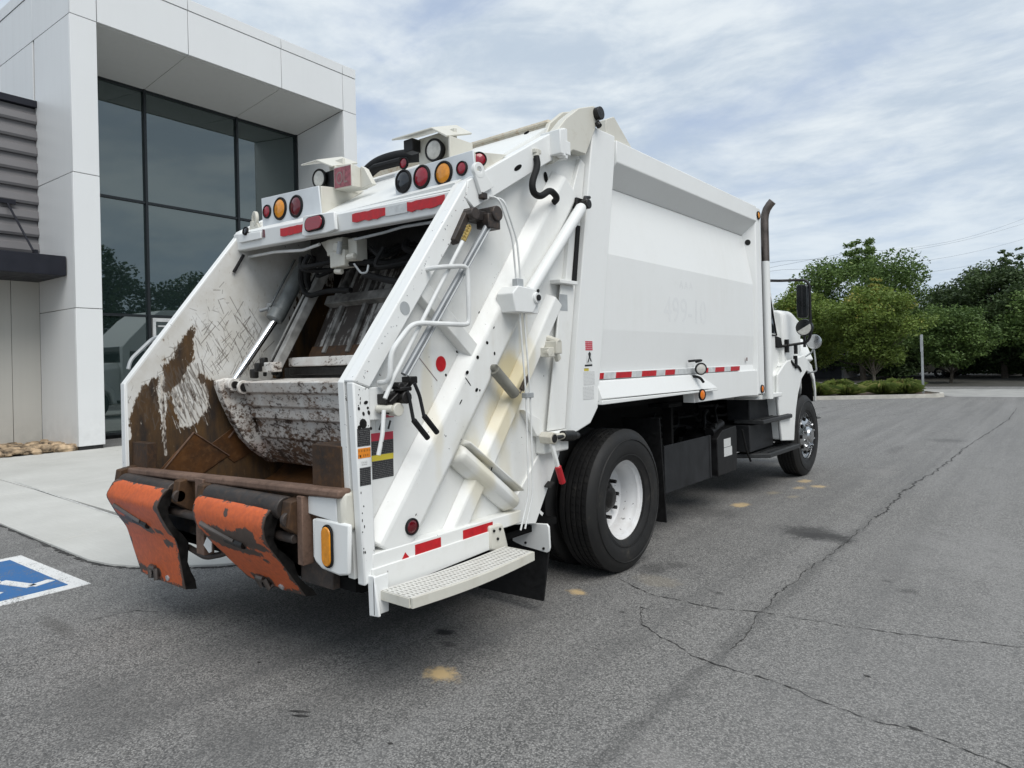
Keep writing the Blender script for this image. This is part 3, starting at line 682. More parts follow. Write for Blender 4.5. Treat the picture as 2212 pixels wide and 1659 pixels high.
# --- overhead wires
simple('wire_dark', (.10, .11, .13), .6)
for i, (a, b) in enumerate([((-18.8, 66.9, 11.5), (-.5, 132, 22.3)), ((-18.8, 66.9, 10.6), (-.5, 132, 19.8)), ((-15.95, 81.8, 13.7), (-.5, 132, 23.1)), ((-18.8, 66.9, 9.6), (-.5, 132, 17.6))]):
    a = Vector(a); b = Vector(b); dd = b-a; P = [a+dd*t-Vector((0, 0, 1.2*math.sin(math.pi*max(0, min(1, t))))) for t in [k/12 for k in range(-6, 22)]]
    o = MB().tube(P, .013, 5).build('overhead_wire', 'wire_dark'); tag(o, ['highest overhead wire crossing the sky behind the trees', 'second overhead wire down behind the trees', 'overhead wire crossing above the others at the far right', 'lowest overhead wire just above the tree tops'][i], 'wire', 'overhead wires')

# ================================================================== GARBAGE TRUCK
truck = empty('garbage_truck', (0, 0, 0)); tag(truck, 'white rear loading garbage truck with open rusty hopper and two orange flaps', 'truck')
WT, TG, CH, CR = 'white_truck_paint', 'white_tailgate_paint', 'white_chipped_paint', 'cream_paint'
def P(name, mb, mat, parent=None, bevel=0.0, label=None, **kw):
    o = mb.build(name, mat, parent or truck, bevel=bevel, **kw)
    if label: o['label'] = label
    return o
def ribbon(pts, w, x, t=.004):  # flat strip along a yz polyline
    m = MB()
    for a, b in zip(pts, pts[1:]): m.rail(a, b, w, w, x, x+t)
    return m

# --- chassis
m = MB()
for s in (-1, 1): m.box(s*.43-.045, s*.43+.045, -.75, 5.7, .74, 1.0)
for y in (-.6, .2, 1.4, 2.6, 3.6, 5.3): m.box(-.39, .39, y-.06, y+.06, .76, .98)
P('chassis_frame', m, 'chassis_black', bevel=.004)
m = MB(); m.box(-.55, .55, -.6, 2.9, 1.0, 1.14); m.box(-.98, .98, -.6, 2.80, 1.18, 1.25); P('body_subframe', m, 'chassis_black')
m = MB(); m.cyl((-.95, 0, .52), (.95, 0, .52), .085, 16); m.lathe([(.0, -.22), (.14, -.2), (.22, -.05), (.22, .1), (.12, .26), (0, .28)], (0, 0, .54), (0, 1, 0), 20); m.cyl((0, .3, .6), (0, 3.2, .75), .05, 12)
for s in (-.5, .5): m.box(s-.045, s+.045, -.75, .8, .60, .70); m.box(s-.07, s+.07, -.12, .12, .44, .74)
P('rear_axle', m, 'chassis_black', bevel=.005)
m = MB(); m.box(-.85, .85, 4.74, 4.86, .42, .55)
for s in (-.5, .5): m.box(s-.045, s+.045, 4.1, 5.5, .55, .63)
P('front_axle', m, 'chassis_black', bevel=.005)
m = MB(); m.cyl((.62, 2.62, .62), (.62, 3.0, .62), .17, 20); m.cyl((-.75, 1.2, .62), (-.75, 2.6, .62), .24, 20); P('air_tank', m, 'black_metal', bevel=.01)
m = MB(); r3 = random.Random(3)
for i in range(14):
    y = .9+i*.16; z = .8+r3.uniform(-.1, .25)
    m.tube([(.62, y, z), (.66+r3.uniform(-.1, .1), y+.25, z+r3.uniform(-.2, .1)), (.6, y+.5, z+r3.uniform(-.1, .15))], .014, 6, .1)
P('brake_hoses', m, 'black_rubber')

# --- wheels
def tyre(x_in, x_out, name_parent, dish):
    w = x_out-x_in; prof = []
    side = [(.292, .035), (.315, .022), (.36, .006), (.42, .0), (.465, .008), (.495, .022), (.510, .036)]
    prof += [(r, x_out-d) for r, d in side]
    xo, xi = x_out-.045, x_in+.045; L = xo-xi; g_ = 4
    for k in range(g_+1):
        a = xo-L*k/(g_+1)-(.006 if k else 0); b = xo-L*(k+1)/(g_+1)+(.006 if k < g_ else 0)
        prof += [(.521, a), (.522, (a+b)/2), (.521, b)]
        if k < g_: prof += [(.507, b-.001), (.507, b-.011)]
    prof += [(r, x_in+d) for r, d in side[::-1]]
    m = MB().lathe(prof, (0, 0, 0), (1, 0, 0), 56, True)
    # shallow cuts across the tread ribs and raised rings on the sidewall
    for ring in (.335, .445):
        m.lathe([(ring-.004, x_out-.006), (ring, x_out+.003-(.012 if ring < .34 else 0)), (ring+.004, x_out-.006)], (0, 0, 0), (1, 0, 0), 56, True)
    return m
def shoulder_cuts(x_out):
    m = MB()
    for k in range(64):
        a = 2*math.pi*k/64; c, s = math.cos(a), math.sin(a)
        for (dx, l) in ((.066, .012), (.11, .010), (.155, .010)):
            x = x_out-dx; r0, r1 = .5195, .5232; t = .0035
            vs = [(x-l, r*c-e*s, r*s+e*c) for r, e in ((r0, -t), (r0, t), (r1, t), (r1, -t))]+[(x+l, r*c-e*s-.01*s, r*s+e*c+.01*c) for r, e in ((r0, -t), (r0, t), (r1, t), (r1, -t))]
            m.hexa([vs[0], vs[1], vs[2], vs[3], vs[4], vs[5], vs[6], vs[7]])
    return m
def wheel(name, loc, xs, rim_mat, rim_prof, hub, nuts, flip=False):
    w = empty(name, loc, R(180) if flip else 0); w.parent = truck
    for i, (a, b) in enumerate(xs):
        tyre(a, b, w, 0).build('tyre', 'tyre_rubber', w)
        tag(shoulder_cuts(b).build('tread_sipes', 'black_rubber', w, smooth=False), kind='stuff')
    MB().lathe(rim_prof, (0, 0, 0), (1, 0, 0), 48, True).build('rim', rim_mat, w)
    hub.build('hub', 'grease_black' if rim_mat != 'aluminium' else 'aluminium', w)
    nuts.build('wheel_nuts', 'grease_black' if rim_mat != 'aluminium' else 'chrome', w)
    return w
# rear duals: deep dished white outer rim
rp = [(.300, .0), (.304, -.018), (.292, -.022), (.285, -.040), (.268, -.052), (.262, -.085), (.252, -.10), (.249, -.19), (.236, -.205), (.222, -.212), (.15, -.222), (.10, -.222), (.10, -.24), (.30, -.25)]
hb = MB().lathe([(.125, -.235), (.115, -.17), (.085, -.16), (.08, -.13), (.06, -.12), (0, -.118)], (0, 0, 0), (1, 0, 0), 24)
nt = MB()
for k in range(10):
    a = 2*math.pi*k/10; nt.cyl((-.225, .168*math.cos(a), .168*math.sin(a)), (-.165, .168*math.cos(a), .168*math.sin(a)), .016, 6)
white_paint('white_rim_paint', base=(.70, .705, .71), dirt=(.34, .29, .24), amt=.75, chips=.15, rough=.35)
wheel('rear_wheel', (1.165, 0, .52), [(-.275, .035), (-.62, -.31)], 'white_rim_paint', rp, hb, nt)
wheel('rear_wheel', (-1.165, 0, .52), [(-.275, .035), (-.62, -.31)], 'white_rim_paint', rp, hb, nt, True)
fp = [(.300, .0), (.304, -.015), (.288, -.02), (.272, -.05), (.262, -.075), (.25, -.06), (.235, -.015), (.20, .012), (.165, .020), (.15, .028), (.15, -.1), (.3, -.12)]
fh = MB().lathe([(.15, 0), (.12, .025), (.10, .035), (.09, .06), (.075, .07), (0, .072)], (0, 0, 0), (1, 0, 0), 24)
fn = MB()
for k in range(10):
    a = 2*math.pi*(k+.5)/10; fn.cyl((.0, .168*math.cos(a), .168*math.sin(a)), (.055, .168*math.cos(a), .168*math.sin(a)), .019, 6, .014)
for fl, xx in ((False, 1.085), (True, -1.085)):
    w = wheel('front_wheel', (xx, 4.80, .52), [(-.27, .02)], 'aluminium', fp, fh, fn, fl)
    hh = MB()
    for k in range(10):
        a = 2*math.pi*k/10; c, s = math.cos(a), math.sin(a)
        hh.cyl((-.02, .222*c, .222*s), (.0085, .222*c, .222*s), .026, 14)
    hh.build('hand_holes', 'chassis_black', w)

# --- packer body
W_ = 'white_body_paint'
post = [(-.785, 1.085), (-.455, 2.93), (-.41, 3.165), (-.12, 3.17), (-.134, 2.98), (-.437, 1.25), (-.437, 1.234), (-.536, 1.132), (-.70, 1.09)]
m = MB(); m.box(-1.06, 1.06, -.40, 2.86, 3.02, 3.12); m.box(-1.02, 1.02, 2.78, 2.86, 1.14, 3.04); m.box(-1.10, 1.10, -.38, 2.68, 1.26, 1.32)
bodyp = P('packer_body', m, W_)
for s in (1, -1): P('rear_post', MB().prism(post, 'X', s*1.04, s*1.222), W_, bodyp, .008)
prof = [(1.195, 1.40), (1.176, 1.475), (1.196, 1.77), (1.200, 2.31), (1.105, 2.828), (1.0, 2.90), (1.0, 1.40)]
def sheet(prof, y0, y1, name, mat, bevel=0): return P(name, MB().prism(prof, 'Y', y0, y1), mat, bodyp, bevel, smooth=bool(bevel))
sheet(prof, -.42, 2.66, 'side_panel', W_)
sheet([(-a, b) for a, b in prof], -.42, 2.66, 'side_panel', W_)
ov = [(1.238, 2.978), (1.238, 3.135), (1.05, 3.135), (1.05, 2.86), (1.10, 2.835)]
sheet(ov, -.128, 2.705, 'top_rail', W_, .006); sheet([(-a, b) for a, b in ov], -.128, 2.705, 'top_rail', W_, .006)
for s in (1, -1):
    m = MB().hexa([(s*1.10, 2.63, 1.16), (s*1.222, 2.715, 1.16), (s*1.222, 2.87, 1.16), (s*1.0, 2.87, 1.16), (s*1.10, 2.63, 3.135), (s*1.222, 2.715, 3.135), (s*1.222, 2.87, 3.135), (s*1.0, 2.87, 3.135)])
    P('front_post', m, W_, bodyp, .008)
sill = [(-.44, 1.247), (1.10, 1.262), (1.135, 1.235), (1.14, 1.167), (2.30, 1.165), (2.72, 1.15), (2.72, 1.415), (-.44, 1.415)]
for s in (1, -1): P('lower_sill', MB().prism(sill, 'X', s*1.10, s*1.206), W_, bodyp, .005)
P('sloped_ledge', MB().hexa([(1.20, -.436, 1.405), (1.20, .95, 1.405), (1.20, 1.40, 1.275), (1.20, -.436, 1.25), (1.212, -.436, 1.41), (1.212, 1.24, 1.408), (1.255, 1.55, 1.278), (1.255, -.436, 1.290)]), W_, bodyp, .004)
P('ledge_lip', MB().hexa([(1.19, -.436, 1.250), (1.257, -.436, 1.250), (1.257, 1.53, 1.258), (1.19, 1.53, 1.258), (1.19, -.436, 1.280), (1.257, -.436, 1.280), (1.257, 1.53, 1.272), (1.19, 1.53, 1.272)]), W_, bodyp, .004)
P('corner_gusset', MB().prism([(-.215, 3.172), (-.20, 3.275), (-.09, 3.325), (.19, 3.138), (-.11, 3.138)], 'X', 1.12, 1.20), CR, bodyp, .004)
P('corner_gusset', MB().prism([(-.215, 3.172), (-.20, 3.275), (-.09, 3.325), (.19, 3.138), (-.11, 3.138)], 'X', -1.20, -1.12), CR, bodyp, .004)
P('seam_gap_shade', MB().prism([(-.668, 2.08), (-.600, 2.46), (-.560, 2.46), (-.622, 2.08)], 'X', 1.186, 1.196), 'black_rubber', bodyp)  # dark strip painting the shade of the open gap beside the post
m = MB()
for y, z in ((-.175, 1.0), (0, 0)): pass
tp = [(-.405, -.33), (-.172, .06), (.21, .45), (.597, .776), (1.275, 1.45), (1.60, 1.82), (1.972, 2.208)]
for a, b in tp: P('red_reflector', MB().prism([(a, 1.424), (b-.01, 1.424), (b, 1.466), (a+.01, 1.466)], 'X', 1.2055, 1.209), 'red_tape', bodyp, smooth=False)
P('silver_reflector', MB().box(1.19, 1.2068, -.40, 2.2, 1.422, 1.468), 'silver_tape', bodyp, smooth=False)
def lamp(name, c, nrm, r, lens, ring='black_rubber', dome=.25, parent=None, flat_=False):
    n = Vector(nrm).normalized(); c = Vector(c)
    o = P(name, MB().lathe([(r*1.22, -.004), (r*1.22, .008), (r*1.12, .013), (r*.98, .010), (r*.98, -.004)], c, n, 28, True), ring, parent)
    MB().lathe([(r, -.002), (r, .006), (r*.85, .006+r*dome*.45), (r*.5, .006+r*dome*.8), (0, .006+r*dome)], c, n, 28).build('lens', lens, o)
    return o
lamp('side_marker', (1.262, 1.17, 1.236), (1, -.1, 0), .042, 'orange_lens')
lamp('side_marker', (1.224, 2.80, 3.055), (1, .0, 0), .036, 'amber_lens')
lamp('side_marker', (1.224, 2.775, 1.215), (1, .0, 0), .036, 'orange_lens')
o = P('roof_beacon', MB().lathe([(.045, 0), (.045, .02), (.032, .05), (0, .062)], (1.10, 2.33, 3.137), (0, 0, 1), 16), 'white_sticker')
m = MB()
for c in ((1.152, 2.668, 2.76), (1.16, 2.672, 1.39)): m.lathe([(.03, 0), (.03, .006), (0, .007)], c, (.57, -.82, 0), 16)
P('plug', m, 'black_rubber', bodyp)
# side flood lamp
o = lamp('side_flood_lamp', (1.285, 1.11, 1.462), (.75, -.65, -.1), .044, 'clear_lens', 'black_metal', .15)
P('lamp_bracket', MB().tube([(1.20, 1.05, 1.53), (1.27, 1.06, 1.535), (1.28, 1.16, 1.535), (1.21, 1.18, 1.52)], .010, 8, .03).tube([(1.20, 1.10, 1.40), (1.27, 1.12, 1.39), (1.285, 1.16, 1.345)], .012, 8, .03).lathe([(.02, -.05), (.046, 0), (.04, .0)], (1.278, 1.12, 1.462), (.75, -.65, -.1), 20), 'black_metal', o)
# faint ghost of removed numbers on the side panel
def ghost(txt, y, z, size, name='ghost_lettering', mat='ghost_print', x=1.192, parent=None, rot=None, ext=.0001, tilt=.424):
    cu = bpy.data.curves.new(name, 'FONT'); cu.body = txt; cu.size = size; cu.extrude = ext; cu.align_x = 'LEFT'; cu.resolution_u = 3
    o = bpy.data.objects.new(name, cu); col.objects.link(o)
    dg = bpy.context.evaluated_depsgraph_get(); me = bpy.data.meshes.new_from_object(o.evaluated_get(dg)); bpy.data.objects.remove(o)
    me.materials.append(MATS[mat]); o = bpy.data.objects.new(name, me); col.objects.link(o)
    o.parent = parent or bodyp
    o.matrix_local = Matrix.Translation((x, y, z)) @ (rot or (Matrix.Rotation(R(90), 4, 'Z') @ Matrix.Rotation(R(90+tilt), 4, 'X')))
    return o
ghost('499-10', .62, 1.86, .30, x=1.1973); ghost('A A A', .92, 2.15, .10, x=1.1995)
# stickers on the post
def sticker(y0, y1, z0, z1, mat, x=1.2235, parent=None, skew=0.0, name='sticker'):
    return P(name, MB().prism([(y0, z0), (y1, z0+skew), (y1, z1+skew), (y0, z1)], 'X', x-.0015, x), mat, parent or bodyp, smooth=False)
sticker(-.578, -.492, 1.622, 1.685, 'red_sticker_print'); sticker(-.572, -.50, 1.535, 1.618, 'white_sticker')
P('warning_figure', MB().prism([(-.56, 1.54), (-.54, 1.575), (-.548, 1.6), (-.53, 1.615), (-.515, 1.60), (-.522, 1.575), (-.505, 1.545), (-.522, 1.55), (-.533, 1.57), (-.545, 1.545)], 'X', 1.2236, 1.2245), 'black_print', bodyp, smooth=False)
sticker(-.59, -.50, 1.515, 1.527, 'black_print', skew=.002); sticker(-.60, -.545, 1.485, 1.503, 'yellow_sticker_print')
sticker(-.61, -.475, 1.39, 1.48, 'white_sticker_print'); sticker(-.622, -.488, 1.295, 1.38, 'white_sticker_print')
sticker(2.42, 2.455, 1.515, 1.55, 'faded_grey_print', 1.197)

# --- tailgate walls
OUT = [(-2.43, .575), (-2.465, 1.48), (-1.68, 2.535), (-.88, 3.0), (-.5, 2.98), (-.465, 2.90), (-.80, 1.09), (-.825, .955), (-1.09, .565), (-1.30, .60), (-1.32, .62)]
rw = P('tailgate_wall', MB().prism(OUT, 'X', 1.105, 1.152), TG, bevel=.003)
def T(name, mb, mat=TG, bevel=.005, **kw): return P(name, mb, mat, rw, bevel, **kw)
T('corner_post', MB().prism([(-2.43, .555), (-2.468, 1.482), (-2.376, 1.447), (-2.362, .575)], 'X', 1.172, 1.224), CH, .008)
T('slanted_rail', MB().prism([(-2.468, 1.484), (-1.688, 2.538), (-1.705, 2.44), (-1.665, 2.395), (-2.374, 1.449)], 'X', 1.150, 1.2235), CH, .008)
T('upper_rail', MB().prism([(-1.686, 2.540), (-.88, 3.01), (-.885, 2.83), (-.967, 2.785), (-1.64, 2.395), (-1.703, 2.442)], 'X', 1.150, 1.2245), W_, .006)
T('diagonal_channel', MB().rail((-2.262, .66), (-.69, 2.70), .31, .165, 1.150, 1.222), TG, .012)
T('front_channel', MB().rail((-1.82, .63), (-.84, 1.94), .165, .085, 1.150, 1.205), TG, .008)
T('cross_brace', MB().rail((-2.03, 1.955), (-1.60, 1.585), .10, .085, 1.150, 1.205), TG, .006)
T('cross_brace', MB().rail((-1.60, 1.06), (-1.00, .60), .02, .02, 1.150, 1.153), TG, .0)
T('hinge_cover', MB().rail((-1.79, 1.085), (-1.335, .735), .155, .055, 1.152, 1.248), TG, .026)
T('hinge_cover_flange', MB().rail((-1.745, 1.135), (-1.30, .81), .05, .012, 1.15, 1.252), TG, .006)
T('bottom_rail', MB().box(1.150, 1.226, -2.385, -1.30, .618, .692), TG, .006)
T('lower_front_plate', MB().prism([(-1.31, .60), (-1.31, .72), (-1.0, 1.02), (-.80, 1.10), (-.825, .955), (-1.09, .563)], 'X', 1.150, 1.166), TG, .004)
T('front_edge_strip', MB().prism([(-.905, 1.12), (-.62, 2.70), (-.52, 2.93), (-.468, 2.90), (-.795, 1.095)], 'X', 1.15, 1.185), TG, .005)
T('edge_plate', MB().prism([(-.985, 1.12), (-.80, 2.05), (-.66, 2.05), (-.80, 1.12)], 'X', 1.184, 1.198), TG, .004)
T('edge_shelf', MB().box(1.15, 1.235, -.865, -.665, 2.05, 2.075), TG, .004)
T('latch_block', MB().box(1.15, 1.225, -1.06, -.80, .985, 1.115), TG, .012)
T('skirt_plate', MB().prism([(-2.392, .425), (-2.392, .625), (-1.58, .63), (-1.58, .53), (-2.35, .50)], 'X', 1.215, 1.235), TG, .003)
# hinge arm and bracket at the top
T('hinge_arm', MB().prism([(-.90, 2.80), (-.90, 2.985), (-.752, 3.127), (-.60, 3.235), (-.42, 3.30), (-.345, 3.295), (-.40, 3.15), (-.53, 2.94), (-.676, 2.936), (-.78, 2.88)], 'X', 1.17, 1.236), CR, .006)
T('hinge_arm', MB().prism([(-.90, 2.86), (-.752, 3.127), (-.60, 3.24), (-.42, 3.30), (-.345, 3.295), (-.53, 2.94)], 'X', 1.07, 1.105), CR, .006)
m = MB()
for k in range(3): m.box(1.15, 1.305-.02*k, -.925+.05*k, -.885+.05*k, 2.845, 3.0+.02*k)
m.box(1.15, 1.27, -.92, -.76, 2.87, 2.96)
T('hinge_block', m, W_, .006)
T('hinge_pin', MB().cyl((1.05, -.385, 3.252), (1.275, -.385, 3.252), .045, 18).cyl((1.24, -.39, 3.19), (1.262, -.39, 3.16), .022, 8), 'grease_black', .004)
# left wall: shell and its worn liner
OL = [(-2.475, .60), (-2.492, 1.483), (-1.67, 2.585), (-.70, 3.16), (-.60, 2.9), (-.8, 1.0), (-1.1, .60)]
lw = P('tailgate_wall', MB().prism(OL, 'X', -1.222, -1.158), CH, bevel=.006)
P('corner_post', MB().box(-1.222, -1.16, -2.497, -2.47, .60, 1.48), CH, lw, .004)
def wear_shade_sheet():
    ny, nz = 470, 450; y = np.linspace(-2.478, -.72, ny); z = np.linspace(.60, 2.52, nz); Y, Z = np.meshgrid(y, z, indexing='ij')
    poly = [(-2.51, .5), (-2.51, 1.09), (-2.45, 1.11), (-2.48, 1.2), (-2.45, 1.31), (-2.43, 1.37), (-2.38, 1.45), (-2.33, 1.49), (-2.29, 1.54), (-2.28, 1.47), (-2.3, 1.41), (-2.28, 1.3), (-2.27, 1.18), (-2.26, 1.07), (-2.24, 1.07),
            (-2.25, 1.18), (-2.23, 1.3), (-2.23, 1.43), (-2.25, 1.59), (-2.19, 1.64), (-2.16, 1.71), (-2.03, 1.9), (-2.03, 1.78), (-2.05, 1.63), (-2.08, 1.57), (-2.11, 1.55), (-2.11, 1.5), (-2.17, 1.45), (-2.2, 1.43), (-2.2, 1.32),
            (-2.15, 1.2), (-2.13, 1.15), (-2.03, 1.17), (-1.94, 1.28), (-1.95, 1.42), (-2.03, 1.51), (-2.01, 1.55), (-1.95, 1.51), (-1.88, 1.47), (-1.81, 1.40), (-1.70, 1.30), (-1.2, 1.2), (-.7, 1.2), (-.7, .5)]
    ins = np.zeros(Y.shape, bool); n = len(poly)
    for i in range(n):
        (y1, z1), (y2, z2) = poly[i], poly[(i+1) % n]
        if z1 == z2: continue
        ins ^= ((Z >= min(z1, z2)) & (Z < max(z1, z2)) & (Y < y1+(Z-z1)*(y2-y1)/(z2-z1)))
    r = ins.astype(float)
    for _ in range(45):
        q = r.copy(); q[1:-1, 1:-1] = (r[1:-1, 1:-1]*2+r[:-2, 1:-1]+r[2:, 1:-1]+r[1:-1, :-2]+r[1:-1, 2:])/6; r = q
    sc_ = np.zeros(Y.shape); rs_ = np.zeros(Y.shape); rr = random.Random(21)
    def line(a, b, w, k, arr):
        a = np.array(a); b = np.array(b); d = b-a; L2 = d@d
        t = np.clip(((Y-a[0])*d[0]+(Z-a[1])*d[1])/L2, 0, 1); dist = np.hypot(Y-a[0]-t*d[0], Z-a[1]-t*d[1])
        np.maximum(arr, k*np.clip(1.25-dist/w, 0, 1), out=arr)
    for i in range(190):                                             # scratches on the white part
        y0 = rr.uniform(-2.0, -1.50); z0 = rr.uniform(1.50, 1.98)
        if z0 > 2.0-(.10 if y0 < -1.85 else 0)-.1*rr.random(): continue
        a = R(rr.choice((48, 52, 60, 120, 128, 110, 95))+rr.uniform(-9, 9)); L = rr.uniform(.03, .17)
        line((y0, z0), (y0+L*math.cos(a), z0+L*math.sin(a)), .0046, rr.uniform(.45, .95), sc_)
    for i in range(70):                                              # nicks along the slanted edge
        t = rr.random(); y0 = -2.47+t*.62+rr.uniform(.01, .10); z0 = 1.44+t*.80-rr.uniform(.03, .15); L = rr.uniform(.015, .06); a = rr.uniform(0, 3.1)
        line((y0, z0), (y0+L*math.cos(a), z0+L*math.sin(a)), .006, rr.uniform(.4, .8), sc_)
    for i in range(170):                                             # streaks through the white patch inside the rust
        y0 = rr.uniform(-2.22, -1.92); z0 = rr.uniform(1.16, 1.52); a = R(rr.uniform(100, 125)); L = rr.uniform(.04, .13)
        line((y0, z0), (y0+L*math.cos(a), z0+L*math.sin(a)), .0065, rr.uniform(.5, .95), sc_)
    for i in range(60):
        y0 = rr.uniform(-2.48, -2.24); z0 = rr.uniform(1.15, 1.45); a = R(rr.uniform(60, 130)); L = rr.uniform(.02, .08)
        line((y0, z0), (y0+L*math.cos(a), z0+L*math.sin(a)), .006, rr.uniform(.4, .9), sc_)
    line((-2.262, 1.52), (-2.245, .98), .016, .95, rs_)             # flaking white streak running down
    line((-2.235, .93), (-2.225, .74), .008, .6, rs_)
    for i in range(26):
        y0 = rr.uniform(-2.2, -1.95); z0 = rr.uniform(1.2, 1.46); line((y0, z0), (y0+.03, z0-.09), .007, .75, rs_)
    r = np.maximum(r, np.clip((Y-(-1.47+(Z-1.5)*.40))/.08, 0, 1)*np.clip((2.45-Z)/.3, 0, 1))  # cavity shade behind the rail, painted dark through the rust channel
    V = np.stack([np.full(Y.size, -1.1565), Y.ravel(), Z.ravel()], 1)
    # keep the sheet inside the wall outline
    lim = np.interp(Y.ravel(), [-2.478, -1.68, -.72], [1.475, 2.55, 3.1]); V[:, 2] = np.minimum(V[:, 2], lim)
    idx = np.arange(ny*nz).reshape(ny, nz)
    F = np.stack([idx[:-1, :-1], idx[1:, :-1], idx[1:, 1:], idx[:-1, 1:]], -1).reshape(-1, 4)
    Zc = Z.ravel(); keep = ~np.all(Zc[F] > lim[F]+.004, 1)
    me = bpy.data.meshes.new('hopper_liner'); me.from_pydata(V.tolist(), [], F[keep].tolist()); me.update()
    ca = me.color_attributes.new('wear', 'FLOAT_COLOR', 'POINT')
    data = np.stack([r.ravel(), sc_.ravel(), rs_.ravel(), np.ones(r.size)], 1).astype(np.float32); ca.data.foreach_set('color', data.ravel())
    me.materials.append(MATS['rusted_shaded_wall']); o = bpy.data.objects.new('hopper_liner', me); col.objects.link(o); o.parent = lw
wear_shade_sheet()
m = MB().tube([(-1.29, -2.42, 1.575), (-1.30, -2.40, 1.64), (-1.30, -2.25, 1.79), (-1.23, -2.22, 1.80)], .013, 8, .04); P('grab_handle', m, 'galvanised_grey', lw)
# rusty wear plates low in the hopper
m = MB(); P('wear_plate', m.prism([(-2.20, .70), (-1.80, .92), (-2.055, 1.115), (-2.32, .85)], 'X', -1.155, -1.148), 'orange_rust', lw, .003); P('wear_plate', MB().prism([(-1.76, .86), (-1.55, .95), (-1.72, 1.15), (-1.93, 1.02)], 'X', -1.155, -1.150), 'orange_rust', lw, .003)
m = MB(); m.rail((-2.30, .84), (-2.055, 1.115), .010, .006, -1.150, -1.140); m.rail((-2.055, 1.115), (-1.80, .92), .010, .006, -1.150, -1.140); m.rail((-1.80, 1.05), (-1.62, 1.24), .012, .008, -1.150, -1.140)
P('weld_seam', m, 'lip_rust', lw)

# --- hopper floor, lip and interior
fl = [(-2.475, .93), (-2.43, .78), (-2.28, .66), (-2.0, .60), (-1.7, .62), (-1.42, .74), (-1.15, .95), (-.95, 1.2), (-.85, 1.5)]
m = MB(); vs = [(-1.155, y, z) for y, z in fl]+[(1.12, y, z) for y, z in fl]; n_ = len(fl); m.add(vs, [(i, i+1, n_+i+1, n_+i) for i in range(n_-1)])
P('hopper_floor', m, 'orange_rust')
P('hopper_lip', MB().hexa([(-1.20, -2.52, .885), (1.165, -2.52, .958), (1.165, -2.45, .958), (-1.20, -2.45, .885), (-1.20, -2.515, .925), (1.165, -2.515, .998), (1.165, -2.44, .998), (-1.20, -2.44, .925)]), 'lip_rust', bevel=.012)
P('hopper_front_apron', MB().hexa([(-1.15, -2.475, .72), (1.10, -2.475, .76), (1.10, -2.46, .76), (-1.15, -2.46, .72), (-1.15, -2.49, .89), (1.10, -2.49, .965), (1.10, -2.46, .965), (-1.15, -2.46, .89)]), 'rust', bevel=.004)
P('rusty_block', MB().box(.885, 1.115, -2.46, -2.25, .72, 1.185), 'rust', bevel=.004)
P('wear_patch', MB().box(-1.15, -.93, -2.46, -2.40, .86, 1.09), 'rust', bevel=.003)
m = MB(); m.box(-1.15, 1.10, -.84, -.80, .9, 2.92); m.box(-1.15, 1.11, -2.0, -.8, .5, .54); P('hopper_dark_backing', m, 'chassis_black')  # black sheets added to close the hopper and keep its inside dark
# packer blade
bl = [(-1.80, 1.462), (-1.775, 1.385), (-1.745, 1.378), (-1.722, 1.285), (-1.70, 1.276), (-1.69, 1.195), (-1.66, 1.186), (-1.628, 1.05), (-1.602, 1.042), (-1.578, .952), (-1.50, .842), (-1.47, .842), (-1.30, 1.1), (-1.28, 1.47), (-1.55, 1.48)]
blade = P('packer_blade', MB().prism(bl, 'X', -1.02, 1.06), 'worn_blade_paint', bevel=.008)
ep = [(-1.93, 1.475), (-1.86, 1.495), (-1.79, 1.47), (-1.74, 1.40), (-1.66, 1.16), (-1.56, .98), (-1.47, .835), (-1.53, .842), (-1.67, .955), (-1.752, 1.048), (-1.825, 1.18), (-1.895, 1.337), (-1.93, 1.44)]
for a, b in ((-1.095, -1.055), (-1.045, -1.022), (1.06, 1.09)): P('end_plate', MB().prism(ep, 'X', a, b), 'worn_blade_paint', blade, .005)
P('pivot_boss', MB().cyl((-1.11, -1.845, 1.445), (-.96, -1.845, 1.445), .048, 18).cyl((-.955, -1.79, 1.425), (-.93, -1.79, 1.425), .05, 18), 'worn_blade_paint', blade, .004)
P('pivot_pin', MB().cyl((-1.12, -1.845, 1.445), (-.945, -1.845, 1.445), .026, 14).cyl((-.95, -1.79, 1.425), (-.922, -1.79, 1.425), .032, 14), 'grease_black', blade)
m = MB(); m.rail((-1.78, 1.43), (-1.62, 1.455), .02, .015, -.93, -.70)
P('brace_rib', m, 'worn_blade_paint', blade)
P('carriage_bar', MB().box(-.82, 1.05, -1.50, -1.40, 1.565, 1.632), 'worn_blade_paint', bevel=.008)
P('carriage_bar', MB().box(-.86, 1.05, -1.47, -1.38, 1.50, 1.56), 'grease_black', bevel=.008)
P('blade_slot', MB().box(-1.0, 1.08, -1.42, -1.3, 1.36, 1.56), 'grease_black')
m = MB(); r6 = random.Random(4)
for i in range(9):
    y = -1.72+r6.uniform(-.06, .18); z = 1.49+r6.uniform(-.02, .14); x = -.95+r6.uniform(-.03, .12); q = r6.uniform(.02, .045); m.box(x, x+q*1.4, y, y+q, z, z+q*1.6)
tag(P('black_lump', m, 'grease_black', None, .01), kind='stuff')  # black lumps added to make the cavity by the rod darker
